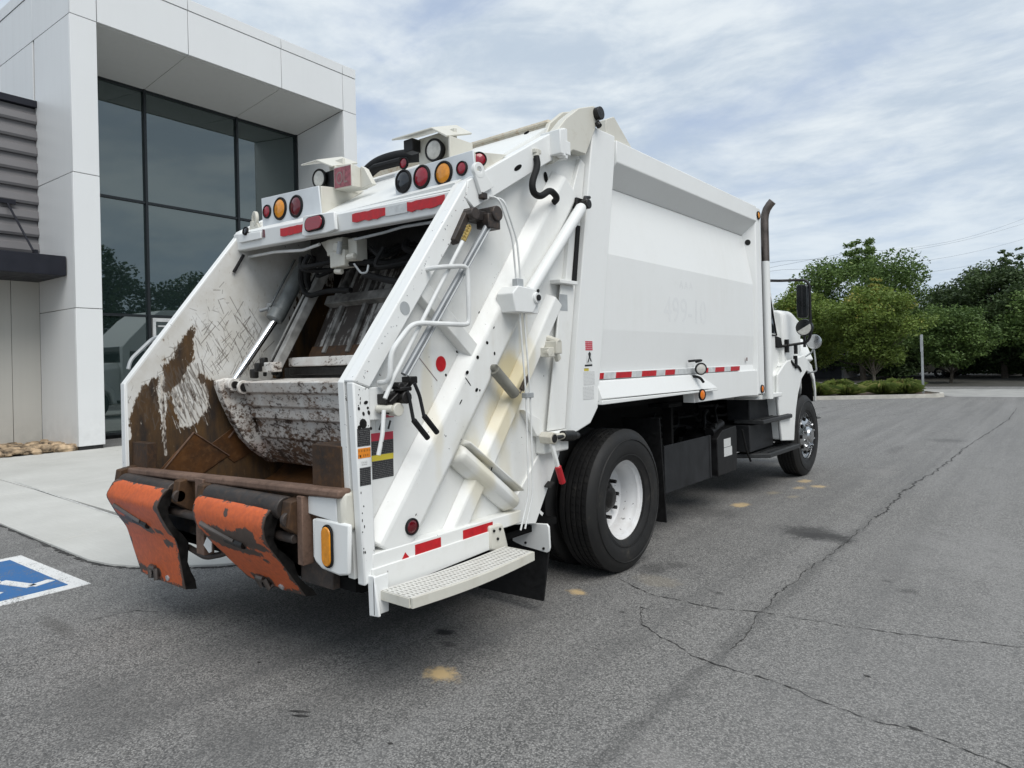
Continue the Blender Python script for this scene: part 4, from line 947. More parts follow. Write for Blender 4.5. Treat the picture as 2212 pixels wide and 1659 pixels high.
# slide panel behind the blade, with ribs
def onp(x, t, o=0.0):  # t along the panel from bottom (0) to top (1); o out of the panel
    a = Vector((0, -1.40, 1.60)); b = Vector((0, -.97, 2.48)); n = Vector((0, -.88, .43)); p = a.lerp(b, t)+n*o; p.x = x; return p
def pbox(x0, x1, t0, t1, o0, o1): return MB().hexa([onp(x0, t0, o0), onp(x1, t0, o0), onp(x1, t0, o1), onp(x0, t0, o1), onp(x0, t1, o0), onp(x1, t1, o0), onp(x1, t1, o1), onp(x0, t1, o1)])
def streaked():
    m, g = newmat('streaked_panel'); co = obj_co(g)
    n = g.noise(g.map(co, scale=(7, .8, .8)), 2.2, 6, .65); f = g.noise(co, 18, 5, .7)
    c = g.mix(g.step(g.math('ADD', n, g.math('MULTIPLY', g.math('SUBTRACT', f, .5), .35)), .50, .60), (.030, .022, .018), (.36, .35, .33))
    finish(g, c, .55, 0, f, .2, .004)
streaked()
sp = P('slide_panel', pbox(-.72, 1.05, 0, 1, -.03, 0), 'streaked_panel')
P('panel_beam', pbox(-.70, 1.05, .46, .535, 0, .07), 'rib_grey', sp, .005)
for x in (-.55, -.27, .05, .38, .7): P('panel_rib', pbox(x, x+.035, .06, .46, 0, .03), 'rib_grey', sp, .003)
for x in (-.62, -.30, .18, .6): P('panel_rib', pbox(x, x+.045, .535, .98, 0, .04), 'rib_grey', sp, .003)
P('rust_band', pbox(-.72, 1.05, .01, .12, .0, .012), 'rust', sp)
for x0 in (-.86, .92):
    rl = P('guide_rail', MB().hexa([(x0, -1.66, 1.56), (x0+.11, -1.66, 1.56), (x0+.11, -1.60, 1.54), (x0, -1.60, 1.54), (x0, -1.16, 2.44), (x0+.11, -1.16, 2.44), (x0+.11, -1.08, 2.42), (x0, -1.08, 2.42)]), 'panel_grey', bevel=.006)
    P('rail_groove', MB().hexa([(x0+.04, -1.664, 1.57), (x0+.06, -1.664, 1.57), (x0+.06, -1.65, 1.56), (x0+.04, -1.65, 1.56), (x0+.04, -1.166, 2.43), (x0+.06, -1.166, 2.43), (x0+.06, -1.15, 2.42), (x0+.04, -1.15, 2.42)]), 'grease_black', rl)
    P('rail_foot', MB().box(x0-.01, x0+.15, -1.70, -1.62, 1.53, 1.60), 'worn_blade_paint', rl, .006)
    hx = -1.0 if x0 < 0 else 1.04
    cy = P('hydraulic_cylinder', MB().cyl((hx, -1.478, 1.94), (hx, -1.24, 2.345), .056, 22).cyl((hx, -1.50, 1.925), (hx, -1.455, 2.0), .062, 22).tube([(hx-.05, -1.50, 2.03), (hx-.075, -1.40, 2.18), (hx-.06, -1.27, 2.42)], .010, 8), 'cylinder_grey', bevel=.004)
    P('piston_rod', MB().cyl((hx, -1.49, 1.925), (hx, -1.83, 1.47), .027, 18), 'chrome', cy)
    P('port_fitting', MB().box(hx-.10, hx-.05, -1.50, -1.44, 1.99, 2.06).cyl((hx-.075, -1.50, 2.02), (hx-.115, -1.55, 2.0), .014, 8), 'galvanised_grey', cy, .004)
# hoses and valve under the top beam
m = MB(); r4 = random.Random(8)
for i in range(12):
    x0 = -.62+i*.095; z0 = 2.36-.05*r4.random(); y0 = -1.45+r4.uniform(-.12, .15)
    m.tube([(x0, y0, z0), (x0+r4.uniform(-.1, .2), y0-.05, z0-r4.uniform(.06, .16)), (x0+r4.uniform(.1, .35), y0+.1, z0-r4.uniform(.0, .12)), (x0+r4.uniform(.2, .5), y0+.25, z0+.05)], r4.choice((.014, .018, .022)), 7, .08)
m.tube([(-.72, -1.42, 2.38), (-.80, -1.40, 2.22), (-.72, -1.40, 2.08), (-.55, -1.35, 2.12), (-.25, -1.35, 2.10)], .02, 8, .12)
m.tube([(.1, -1.5, 2.16), (.5, -1.5, 2.06), (1.0, -1.5, 2.10)], .022, 8, .2); m.tube([(-.75, -1.3, 2.4), (-.85, -1.32, 2.25), (-.78, -1.3, 2.1)], .025, 8, .1)
P('hose_bundle', m, 'black_rubber')
m = MB(); m.box(-.8, 1.08, -1.30, -1.05, 2.36, 2.6); P('upper_housing', m, 'grease_black')
m = MB(); m.box(-.20, -.03, -1.58, -1.47, 2.31, 2.42); m.box(-.14, .02, -1.60, -1.50, 2.22, 2.33); m.box(.02, .11, -1.57, -1.48, 2.25, 2.40); m.cyl((-.05, -1.62, 2.35), (-.05, -1.50, 2.35), .032, 12); m.cyl((.06, -1.60, 2.27), (.13, -1.60, 2.27), .022, 10); m.prism([(-.30, 2.42), (-.10, 2.43), (-.06, 2.22), (-.10, 2.20)], 'Y', -1.56, -1.53); m.cyl((-.12, -1.57, 2.2), (-.05, -1.57, 2.19), .02, 8)
P('control_valve', m, 'cream_paint', bevel=.006, label='white control valve body with lever links')
P('valve_spring', MB().cyl((-.02, -1.615, 2.30), (.0, -1.615, 2.38), .016, 10).tube([(.12, -1.6, 2.22), (.19, -1.6, 2.15), (.25, -1.6, 2.15), (.24, -1.58, 2.2)], .007, 6, .02), 'galvanised_grey')
P('linkage_rod', MB().tube([(-1.165, -1.60, 2.415), (-.80, -1.60, 2.41), (-.44, -1.60, 2.378), (-.25, -1.60, 2.395)], .011, 8, .03), 'white_sticker')
P('linkage_rod', MB().tube([(.16, -1.62, 2.37), (.45, -1.62, 2.375), (.62, -1.62, 2.385), (1.02, -1.62, 2.37)], .009, 8, .03), 'galvanised_grey')
P('pull_lever', MB().tube([(-1.13, -1.66, 2.42), (-1.135, -1.71, 2.33), (-1.14, -1.735, 2.285)], .012, 8), 'black_rubber')

# --- tailgate roof, beam and light panels
P('tailgate_roof', MB().prism([(-1.66, 2.555), (-.70, 3.135), (-.70, 3.095), (-1.64, 2.50)], 'X', -1.16, 1.10), WT)
P('left_upper_rail', MB().prism([(-1.69, 2.55), (-1.67, 2.60), (-.70, 3.18), (-.70, 3.0), (-1.6, 2.48)], 'X', -1.222, -1.14), CH, bevel=.006)
P('roof_ridge', MB().box(-1.12, 1.08, -.735, -.67, 3.09, 3.165).box(.15, 1.08, -.75, -.70, 3.13, 3.152), 'ridge_rust', bevel=.01, label='cream rust stained ridge along the tailgate roof')
P('roof_fold', MB().hexa([(-1.15, -1.67, 2.573), (1.09, -1.67, 2.515), (1.09, -1.60, 2.56), (-1.15, -1.60, 2.615), (-1.15, -1.665, 2.585), (1.09, -1.665, 2.527), (1.09, -1.595, 2.572), (-1.15, -1.595, 2.627)]), WT, bevel=.004)
beam = P('top_beam', MB().hexa([(-1.20, -1.69, 2.452), (1.12, -1.69, 2.388), (1.12, -1.63, 2.388), (-1.20, -1.63, 2.452), (-1.20, -1.70, 2.578), (1.12, -1.70, 2.502), (1.12, -1.62, 2.52), (-1.20, -1.62, 2.595)]), W_, bevel=.008)
def btape(x0, x1, seed):
    r = random.Random(seed); top = lambda x: 2.523-.030*(x-0)*.9; n = 9; up_, lo = [], []
    for i in range(n):
        x = x0+(x1-x0)*i/(n-1); up_.append((x, top(x)+r.uniform(-.003, .003)-.008)); lo.append((x, top(x)-.062+r.uniform(-.007, .007)))
    return P('red_reflector', MB().prism(up_+lo[::-1], 'Y', -1.7035, -1.698), 'red_tape', beam, smooth=False)
for i, (a, b) in enumerate(((-.56, -.23), (.245, .56), (.755, 1.06))): btape(a, b, i)
P('silver_reflector', MB().prism([(.56, 2.445), (.755, 2.44), (.755, 2.495), (.56, 2.50)], 'Y', -1.701, -1.697), 'silver_tape', beam, smooth=False)
P('red_tape_scrap', MB().prism([(-.79, 2.50), (-.765, 2.50), (-.765, 2.555), (-.79, 2.56)], 'Y', -1.702, -1.698), 'dark_red_lens', beam, smooth=False)
pl = P('lamp_plate', MB().prism([(-.27, 2.445), (-.25, 2.57), (.09, 2.545), (.10, 2.43), (.0, 2.42), (-.24, 2.43)], 'Y', -1.725, -1.70), W_, beam, .006)
def oval(name, c, w, h, nrm_axis, lens, ring, parent, y):
    def oval_pts(w, h, n=10):
        r = min(w, h)/2; L = max(w, h)/2-r; pts = []
        for k in range(n+1):
            a = -math.pi/2+math.pi*k/n; pts.append((L+r*math.cos(a), r*math.sin(a)))
        for k in range(n+1):
            a = math.pi/2+math.pi*k/n; pts.append((-L+r*math.cos(a), r*math.sin(a)))
        return [(a, b) if w >= h else (b, a) for a, b in pts]
    o = P(name, MB().prism([(c[0]+a, c[1]+b) for a, b in oval_pts(w*1.17, h*1.17 if h < w else h*1.1)], 'Y', y-.012, y), ring, parent, .004)
    MB().prism([(c[0]+a, c[1]+b) for a, b in oval_pts(w, h)], 'Y', y-.019, y-.010).build('lens', lens, o, bevel=.005)
    return o
oval('stop_lamp', (-.112, 2.498), .185, .085, 'Y', 'red_lens', 'black_rubber', None, -1.726)
P('bracket_plate', MB().prism([(-1.12, 2.565), (-.80, 2.545), (-.80, 2.495), (-1.10, 2.50)], 'Y', -1.712, -1.70), W_, beam, .003)
lamp('marker_socket', (-1.0, -1.71, 2.575), (0, -1, .2), .026, 'black_lens')
simple('light_panel_paint', (.66, .69, .71), .4, var=.05)
lpl = P('light_panel', MB().prism([(-.97, 2.832), (-.25, 2.797), (-.22, 2.56), (-.956, 2.60)], 'Y', -1.60, -1.588), 'light_panel_paint', bevel=.004)
lpr = P('light_panel', MB().prism([(.532, 2.728), (1.187, 2.733), (1.207, 2.552), (.542, 2.576)], 'Y', -1.60, -1.588), 'light_panel_paint', bevel=.004)
P('panel_wedge', MB().prism([(-1.587, 2.57), (-1.587, 2.795), (-1.22, 2.83)], 'X', -.955, -.235), CR, lpl, .004)
P('panel_wedge', MB().prism([(-1.587, 2.55), (-1.587, 2.728), (-1.30, 2.775)], 'X', .545, 1.185), CR, lpr, .004)
Y_ = -1.601
for x, z, r, l in ((-.886, 2.719, .042, 'red_lens'), (-.715, 2.713, .068, 'amber_lens'), (-.512, 2.697, .066, 'dark_red_lens')): lamp('tail_lamp', (x, Y_, z), (0, -1, 0), r, l)
for x, z, r, l in ((.618, 2.664, .058, 'black_lens'), (.78, 2.659, .058, 'red_lens'), (.96, 2.646, .058, 'amber_lens'), (1.106, 2.645, .034, 'red_lens')): lamp('tail_lamp', (x, Y_, z), (0, -1, 0), r, l)
lamp('tail_lamp', (1.190, -1.55, 2.69), (.8, -.6, 0), .034, 'red_lens'); lamp('tail_lamp', (.40, -1.40, 2.86), (0, -1, 0), .032, 'red_lens')
def eye(c, r0, r1, ax, mat, parent):
    n = Vector(ax); m = MB()
    m.lathe([(r1, -.012), (r0, -.012), (r0, .012), (r1, .012)], c, n, 20, True); return P('lifting_eye', m, mat, parent, .003)
e1 = eye((-1.06, -1.60, 2.69), .058, .026, (.25, 1, 0), CR, None)
P('eye_foot', MB().prism([(-1.13, 2.60), (-1.11, 2.68), (-1.02, 2.66), (-.98, 2.60)], 'Y', -1.612, -1.588), CR, e1, .004)
e2 = eye((1.237, -1.616, 2.605), .044, .019, (1, 0, 0), WT, None)
P('eye_foot', MB().prism([(-1.66, 2.60), (-1.635, 2.545), (-1.605, 2.475), (-1.497, 2.535), (-1.566, 2.60), (-1.60, 2.60)], 'X', 1.226, 1.248), WT, e2, .004)
# work lights under their hoods
def hood(x0, x1, x2, z0, z1, y0, y1, lampx, lampz, sidez, post):
    h = P('work_lamp_hood', MB().hexa([(x0, y0, z0-.012), (x1, y0, z1-.012), (x1, y1, z1+.06), (x0, y1, z0+.06), (x0, y0, z0), (x1, y0, z1), (x1, y1, z1+.072), (x0, y1, z0+.072)])
              .hexa([(x1, y0, z1-.012), (x2, y0, z1-.09), (x2, y1, z1-.02), (x1, y1, z1+.06), (x1, y0, z1), (x2+.008, y0, z1-.08), (x2+.008, y1, z1-.01), (x1, y1, z1+.072)])
              .box(x2-.004, x2+.01, y0+.02, y1, sidez, z1-.075).box(post[0], post[1], y0+.10, y0+.12, sidez-.10, z1), CR, None, .003)
    l = lamp('work_lamp', (lampx, y0+.06, lampz), (.1, -1, -.05), .058, 'clear_lens', 'black_metal', .12)
    P('lamp_shell', MB().lathe([(.066, 0), (.06, -.035), (.03, -.07), (0, -.075)], (lampx, y0+.06, lampz), (.1, -1, -.05), 22), 'black_metal', l)
    return h
h1 = hood(.40, .76, .885, 2.995, 2.985, -1.50, -1.28, .722, 2.868, 2.72, (.54, .86))
P('lamp_box', MB().box(.475, .56, -1.47, -1.40, 2.895, 2.975), 'black_metal', h1, .006)
h2 = hood(-.60, -.41, -.235, 3.035, 3.03, -1.50, -1.28, -.462, 2.915, 2.80, (-.40, -.24))
P('lamp_box', MB().box(-.42, -.26, -1.42, -1.33, 2.82, 2.96), 'black_metal', h2, .006)
pp = P('number_plate', MB().hexa([(-.222, -1.49, 2.785), (-.025, -1.49, 2.775), (-.02, -1.36, 2.775), (-.215, -1.36, 2.785), (-.222, -1.49, 2.94), (-.03, -1.49, 2.93), (-.02, -1.36, 2.90), (-.215, -1.36, 2.92)]), CR, bevel=.004)
P('faded_sticker', MB().prism([(-.214, 2.79), (-.036, 2.781), (-.036, 2.918), (-.214, 2.928)], 'Y', -1.4945, -1.4895), 'faded_red_sticker', pp, smooth=False)
ghost('OL', 0, 0, .125, name='faded_letters', mat='faded_grey_print', parent=pp).matrix_local = Matrix.Translation((-.195, -1.496, 2.81)) @ Matrix.Rotation(R(90), 4, 'X') @ Matrix.Diagonal((.78, 1.0, 1, 1))
P('prop_plate', MB().prism([(-.02, 2.77), (-.02, 2.925), (.02, 2.90), (.10, 2.78)], 'Y', -1.42, -1.38), CR, pp, .003)
m = MB().tube([(-.66, -.9, 3.03), (-.60, -.9, 3.10), (-.46, -.9, 3.145), (-.28, -.9, 3.15), (-.08, -.9, 3.125), (.12, -.92, 3.09)], .052, 12, .1); m.tube([(-.56, -.98, 3.03), (-.40, -.98, 3.08), (-.1, -.98, 3.07)], .03, 10)
P('roof_hose', m, 'black_rubber')

# --- controls, tubes and hardware on the right wall
def tube3(name, pts, r, mat, fil=.04, x=1.30, parent=None):
    return P(name, MB().tube([(p[2] if len(p) > 2 else x, p[0], p[1]) for p in pts], r, 10, fil), mat, parent)
tube3('grab_rail', [(-2.319, 1.472, 1.22), (-2.319, 1.478), (-2.312, 1.613), (-2.188, 1.738), (-2.13, 1.752), (-1.80, 1.752), (-1.783, 1.775), (-1.785, 2.03), (-1.80, 2.058), (-1.99, 2.034), (-2.0, 2.03, 1.22)], .0125, 'white_sticker', .05)
tube3('control_rod', [(-1.79, 2.197), (-2.279, 1.499), (-2.335, 1.40)], .0105, 'white_sticker', .02, 1.28)
tube3('torque_rod', [(-1.575, 2.315), (-2.205, 1.508)], .0145, 'zinc', 0, 1.262)
tube3('torque_rod', [(-1.560, 2.305), (-2.190, 1.500)], .006, 'galvanised_grey', 0, 1.275)
m = MB(); m.cyl((1.17, -1.53, 2.375), (1.30, -1.53, 2.375), .043, 14); m.box(1.2, 1.29, -1.60, -1.50, 2.29, 2.37); m.box(1.16, 1.25, -1.70, -1.55, 2.33, 2.385); m.cyl((1.22, -1.70, 2.35), (1.29, -1.70, 2.35), .034, 10); m.rail((-1.70, 2.37), (-1.81, 2.19), .05, .04, 1.20, 1.25); m.box(1.20, 1.25, -1.605, -1.555, 2.455, 2.49)
P('rod_bearing_gap_shade', m, 'worn_roller', bevel=.005)  # its bracket by the rail stands in for a dark gap shadow
m = MB()
for k in range(5): t = k/5; m.lathe([(.014, -.006), (.008, -.006), (.008, .006), (.014, .006)], (1.285, -1.752-.05*t, 2.27-.085*t), (1, .3*(k % 2), .2), 8, True)
P('gold_chain', m, 'gold_brass'); P('rod_clevis', MB().cyl((1.28, -1.745, 2.265), (1.28, -1.79, 2.195), .014, 8), 'gold_brass')
m = MB(); m.cyl((1.16, -2.235, 1.40), (1.32, -2.235, 1.40), .030, 14); m.box(1.20, 1.28, -2.325, -2.24, 1.372, 1.42); m.rail((-2.31, 1.375), (-2.17, 1.475), .032, .026, 1.24, 1.29); m.rail((-2.27, 1.44), (-2.20, 1.44), .022, .02, 1.26, 1.315); m.box(1.24, 1.30, -2.20, -2.15, 1.462, 1.497); m.cyl((1.25, -2.26, 1.455), (1.31, -2.26, 1.455), .018, 10)
P('lever_pivot', m, 'grease_black', bevel=.005)
for pts, hx in ((((-2.235, 1.43), (-2.225, 1.40), (-2.202, 1.293), (-2.111, 1.196)), 1.32), (((-2.19, 1.465), (-2.16, 1.407), (-2.135, 1.308), (-2.049, 1.217)), 1.32)):
    lv = tube3('control_lever', pts[:3], .0085, 'dark_grey_plastic', .02, hx)
    P('lever_grip', MB().tube([(hx, *pts[2]), (hx, *pts[3])], .0135, 10), 'black_rubber', lv, .004)
tube3('short_lever', [(-2.335, 1.345, 1.27), (-2.372, 1.234, 1.30), (-2.397, 1.15, 1.30)], .010, 'white_sticker', .02)
m = MB(); m.cyl((1.22, -2.335, 1.352), (1.29, -2.30, 1.352), .018, 12); m.cyl((1.24, -2.27, 1.345), (1.30, -2.27, 1.345), .032, 14); P('lever_roller', m, 'cream_paint', bevel=.004)
m = MB(); m.cyl((1.225, -2.305, 1.352), (1.26, -2.295, 1.352), .028, 12); m.cyl((1.29, -2.385, 1.175), (1.30, -2.375, 1.21), .012, 8); P('roller_nut', m, 'grease_black')
P('control_box', MB().box(1.15, 1.212, -2.375, -2.285, 1.30, 1.452), CH, rw, .005)
tube3('hydraulic_line', [(-1.515, 2.485, 1.17), (-1.505, 2.475), (-1.392, 2.256), (-1.368, 2.02), (-1.345, 1.84), (-1.305, 1.36), (-1.303, .79), (-1.385, .60)], .0055, 'white_sticker', .05, 1.285)
tube3('hydraulic_line', [(-1.475, 2.485, 1.17), (-1.465, 2.475), (-1.353, 2.256), (-1.327, 2.02), (-1.305, 1.84), (-1.265, 1.36), (-1.263, .79), (-1.345, .60)], .0055, 'white_sticker', .05, 1.285)
P('line_clamp', MB().box(1.26, 1.30, -1.315, -1.25, 1.345, 1.375), 'galvanised_grey', bevel=.003); P('line_clamp', MB().box(1.26, 1.30, -1.375, -1.32, 1.97, 2.03), 'galvanised_grey', bevel=.003)
lc = P('lift_cylinder', MB().cyl((1.268, -1.225, 1.965), (1.268, -.655, 2.555), .037, 22).lathe([(.0, .02), (.03, .0), (.037, -.03), (.037, -.06)], (1.268, -.645, 2.565), (0, .695, .72), 22), W_, bevel=.004)
P('cylinder_mount', MB().prism([(-1.43, 1.835), (-1.45, 1.94), (-1.40, 1.985), (-1.235, 1.975), (-1.215, 1.90), (-1.27, 1.835)], 'X', 1.20, 1.325), W_, lc, .006)
P('mount_knuckle', MB().cyl((1.19, -1.235, 1.925), (1.338, -1.235, 1.925), .034, 16).box(1.23, 1.31, -1.27, -1.20, 1.835, 1.93), W_, lc, .004)
P('mount_pin', MB().cyl((1.335, -1.235, 1.925), (1.346, -1.235, 1.925), .018, 12).cyl((1.335, -1.235, 1.965), (1.342, -1.235, 1.965), .01, 8), 'grease_black', lc)
P('rod_eye', MB().cyl((1.225, -.605, 2.585), (1.30, -.605, 2.585), .032, 14).box(1.20, 1.24, -.66, -.56, 2.56, 2.63).tube([(1.27, -.62, 2.60), (1.25, -.58, 2.64), (1.25, -.52, 2.65)], .012, 8), 'grease_black', lc, .004)
P('black_hose', MB().tube([(1.235, -1.085, 2.80), (1.25, -1.09, 2.74), (1.265, -1.175, 2.62), (1.265, -1.16, 2.555), (1.265, -1.085, 2.55), (1.265, -.99, 2.615), (1.26, -.90, 2.575), (1.20, -.885, 2.555)], .0205, 12, .06), 'black_rubber')
P('hose_fitting', MB().cyl((1.232, -1.085, 2.785), (1.236, -1.08, 2.845), .021, 10).box(1.21, 1.25, -1.11, -1.05, 2.82, 2.845), 'cream_paint', bevel=.003)
def spot(name, y, z, ry, rz, x, mat, tilt=0.0, n=14):
    c, s = math.cos(tilt), math.sin(tilt)
    ry, rz = (ry*.66, rz*.66) if name == 'paint_chip' else (ry, rz)
    return P(name, MB().prism([(y+ry*math.cos(a)*c-rz*math.sin(a)*s, z+ry*math.cos(a)*s+rz*math.sin(a)*c) for a in [2*math.pi*k/n for k in range(n)]], 'X', x-.001, x+.0015), mat, rw, smooth=False)
spot('slot_hole', -1.252, 2.70, .042, .0135, 1.2245, 'chassis_black', R(32)); spot('round_hole', -.883, 2.732, .020, .034, 1.155, 'chassis_black', R(10))
spot('slot_hole', -1.16, 2.93, .03, .007, 1.2245, 'chassis_black', R(30))
spot('red_disc', -1.851, 1.554, .036, .041, 1.1535, 'red_tape', 0, 22)
m = MB(); m.rail((-1.995, 1.60), (-1.90, 1.74), .003, .003, 1.1525, 1.1535); m.rail((-2.0, 1.585), (-1.88, 1.465), .004, .004, 1.1525, 1.1535); P('scratch', m, 'faded_grey_print', rw, smooth=False)
r5 = random.Random(17)
for y, z, a, b, t in ((-1.80, 1.615, .008, .012, .6), (-1.885, 1.495, .010, .012, .2), (-1.56, 1.665, .014, .016, .9), (-1.64, 1.585, .016, .016, .3), (-1.725, 1.505, .018, .015, .5), (-1.655, 1.408, .02, .014, .7), (-1.50, 1.605, .010, .016, 0), (-1.63, 1.405, .008, .01, 0), (-1.78, 1.35, .026, .005, .9), (-1.72, 1.455, .05, .004, 2.3), (-1.50, 1.75, .012, .005, 1), (-1.62, 1.83, .012, .005, 1), (-1.55, .965, .024, .005, 1.1)):
    spot('paint_chip', y, z, a, b, 1.2225 if z > 1.3 and y > -1.79 and y < -1.49 else 1.2225, 'chassis_black', t, 7)
for i in range(30):                                                   # chips along the outer edge of the slanted rail
    t = r5.random(); w = abs(r5.gauss(0, .016))+.004; y = -2.455+t*.77+w*.80; z = 1.478+t*1.035-w*.6
    spot('paint_chip', y, z, r5.uniform(.002, .006), r5.uniform(.002, .004), 1.2240, r5.choice(('faded_grey_print', 'galvanised_grey', 'grey_steel')), r5.uniform(0, 3), 6)
for i in range(20):
    z = r5.uniform(.6, 1.46); spot('paint_chip', -2.448+(1.48-z)*.018+abs(r5.gauss(0, .008)), z, r5.uniform(.0015, .0045), r5.uniform(.003, .012), 1.2245, 'chassis_black', r5.uniform(-.2, .2), 6)
spot('grey_badge', -2.153, 1.827, .030, .034, 1.2240, 'galvanised_grey', .6, 20)
# opening in the corner post with a dark latch behind
for y, z, a, b in ((-2.415, 1.335, .006, .010), (-2.385, 1.338, .007, .011), (-2.418, 1.29, .020, .024), (-2.39, 1.36, .006, .006), (-2.44, 1.36, .006, .008), (-2.44, 1.275, .01, .01), (-2.375, 1.265, .006, .008), (-2.40, 1.385, .012, .008)): spot('grime_patch', y, z, a, b, 1.2246, 'grease_black', .3, 9)
def tst(y0, y1, z0, z1, mat, sk=0.0, x=1.2252): return sticker(y0, y1, z0, z1, mat, x, rw, sk)
tst(-2.452, -2.380, 1.188, 1.270, 'black_sticker_print', .0); tst(-2.450, -2.380, 1.135, 1.180, 'orange_sticker_print'); tst(-2.443, -2.382, 1.01, 1.092, 'black_sticker_print'); tst(-2.432, -2.40, 1.103, 1.122, 'white_sticker_print')
tst(-2.318, -2.185, 1.128, 1.195, 'black_sticker_print', 0, 1.154); tst(-2.318, -2.185, 1.195, 1.232, 'red_sticker', 0, 1.154); tst(-2.318, -2.186, 1.10, 1.127, 'yellow_print', 0, 1.154); tst(-2.316, -2.188, 1.015, 1.10, 'black_sticker_print', 0, 1.154)
tst(-2.252, -2.178, 1.30, 1.358, 'red_sticker_print', 0, 1.154); tst(-2.290, -2.180, 1.238, 1.292, 'white_sticker', 0, 1.154)
m = MB(); m.rail((-2.27, 1.245), (-2.25, 1.285), .012, .006, 1.154, 1.1548); m.rail((-2.215, 1.245), (-2.20, 1.285), .012, .006, 1.154, 1.1548); P('warning_arrows', m, 'black_print', rw, smooth=False)
sticker(-.83, -.74, 1.88, 1.985, 'galvanised_grey', 1.1995, rw)
# valve bracket, turnbuckle, spring strut, latch
m = MB(); m.box(1.19, 1.29, -1.0, -.94, 1.60, 1.68); m.box(1.20, 1.27, -1.05, -.98, 1.58, 1.64); m.cyl((1.20, -.97, 1.70), (1.29, -.97, 1.67), .02, 10); m.rail((-.97, 1.66), (-.91, 1.56), .05, .04, 1.23, 1.25); m.cyl((1.19, -1.02, 1.61), (1.27, -1.04, 1.61), .022, 10)
P('tarp_hook', m, 'cream_paint', bevel=.005)
P('turnbuckle', MB().tube([(1.265, -1.25, 1.485), (1.265, -1.285, 1.44), (1.265, -1.335, 1.375)], .005, 8).rail((-1.265, 1.463), (-1.322, 1.392), .026, .026, 1.255, 1.262).rail((-1.265, 1.463), (-1.322, 1.392), .026, .026, 1.268, 1.275), 'exhaust_steel')
P('spring_strut', MB().tube([(1.235, -1.52, 1.515), (1.235, -1.345, 1.368)], .032, 14).cyl((1.19, -1.52, 1.525), (1.25, -1.52, 1.525), .02, 10), 'strut_olive', bevel=.003)
m = MB(); m.cyl((1.21, -1.06, 1.088), (1.30, -1.06, 1.088), .040, 6); P('latch_nut', m, 'cream_paint', bevel=.004)
m = MB(); m.cyl((1.30, -1.06, 1.088), (1.306, -1.06, 1.088), .026, 12); m.cyl((1.28, -1.06, 1.086), (1.255, -.90, 1.085), .014, 10); m.cyl((1.245, -.90, 1.085), (1.245, -.78, 1.075), .034, 14); m.cyl((1.245, -.80, 1.072), (1.235, -.715, 1.068), .022, 10); P('latch_bolt', m, 'grease_black', bevel=.003)
P('latch_screw', MB().cyl((1.26, -1.04, 1.085), (1.25, -.90, 1.085), .02, 12), 'cream_paint')
lh = P('latch_handle', MB().rail((-1.062, 1.06), (-1.0, .90), .03, .024, 1.27, 1.29), WT, None, .005)
P('red_grip', MB().tube([(1.28, -1.005, .912), (1.28, -.957, .80)], .021, 10), 'red_grip', lh, .006)
P('latch_rest', MB().rail((-1.0, .775), (-.96, .80), .012, .012, 1.17, 1.22), 'grease_black', lh)
P('upper_latch_bracket', MB().prism([(-1.21, 1.27), (-1.05, 1.20), (-1.02, 1.08), (-1.10, 1.10)], 'X', 1.15, 1.195), TG, rw, .006)
# side marker, tape and step
lamp('side_marker', (1.1535, -2.143, .768), (1, 0, 0), .034, 'red_lens', 'black_rubber', .15, rw) if False else lamp('side_marker', (1.222, -2.143, .768), (1, 0, 0), .034, 'dark_red_lens')
for a, b in ((-2.127, -1.953), (-1.792, -1.556)): P('red_reflector', MB().box(1.2262, 1.2275, a, b, .626, .676), 'red_tape', rw, smooth=False)
P('red_reflector', MB().prism([(-2.215, .621), (-2.163, .623), (-2.19, .655)], 'X', 1.2262, 1.2275), 'red_tape', rw, smooth=False)
white_paint('worn_grating', base=(.66, .655, .62), dirt=(.30, .27, .22), amt=1.0, chips=.25, rough=.5)
st = empty('rear_step', (0, 0, 0)); st.parent = truck
m = MB(); y0, y1 = -2.365, -1.505; xa, xb = 1.262, 1.458
nb = 36
for k in range(nb+1):
    y = y0+(y1-y0)*k/nb; dz = -.010*math.sin(math.pi*k/nb); m.box(xa, xb, y-.0058, y+.0058, .505+dz, .531+dz)
for j in range(6):
    x = xa+.006+(xb-xa-.012)*j/5; q = [(y0+(y1-y0)*k/8, -.010*math.sin(math.pi*k/8)) for k in range(9)]
    for (ya, za), (yb, zb) in zip(q, q[1:]): m.hexa([(x-.0065, ya, .503+za), (x+.0065, ya, .503+za), (x+.0065, yb, .503+zb), (x-.0065, yb, .503+zb), (x-.0065, ya, .5325+za), (x+.0065, ya, .5325+za), (x+.0065, yb, .5325+zb), (x-.0065, yb, .5325+zb)])
m.build('tread_grating', 'worn_grating', st)
m = MB(); q = [(y0-.004+(y1-y0+.008)*k/10, -.016*math.sin(math.pi*k/10)) for k in range(11)]
for (ya, za), (yb, zb) in zip(q, q[1:]): m.hexa([(xb, ya, .488+za), (xb+.014, ya, .488+za), (xb+.014, yb, .488+zb), (xb, yb, .488+zb), (xb, ya, .533+za), (xb+.014, ya, .533+za), (xb+.014, yb, .533+zb), (xb, yb, .533+zb)])
m.box(xa-.01, xb, y0-.012, y0-.003, .49, .531); m.box(xa-.01, xb, y1+.003, y1+.012, .495, .531)
m.build('step_fascia', 'cream_paint', st)
P('step_shade_sheet', MB().box(xa, xb-.003, y0, y1, .488, .494), 'chassis_black', st)  # black sheet standing in for the shade seen through the grating
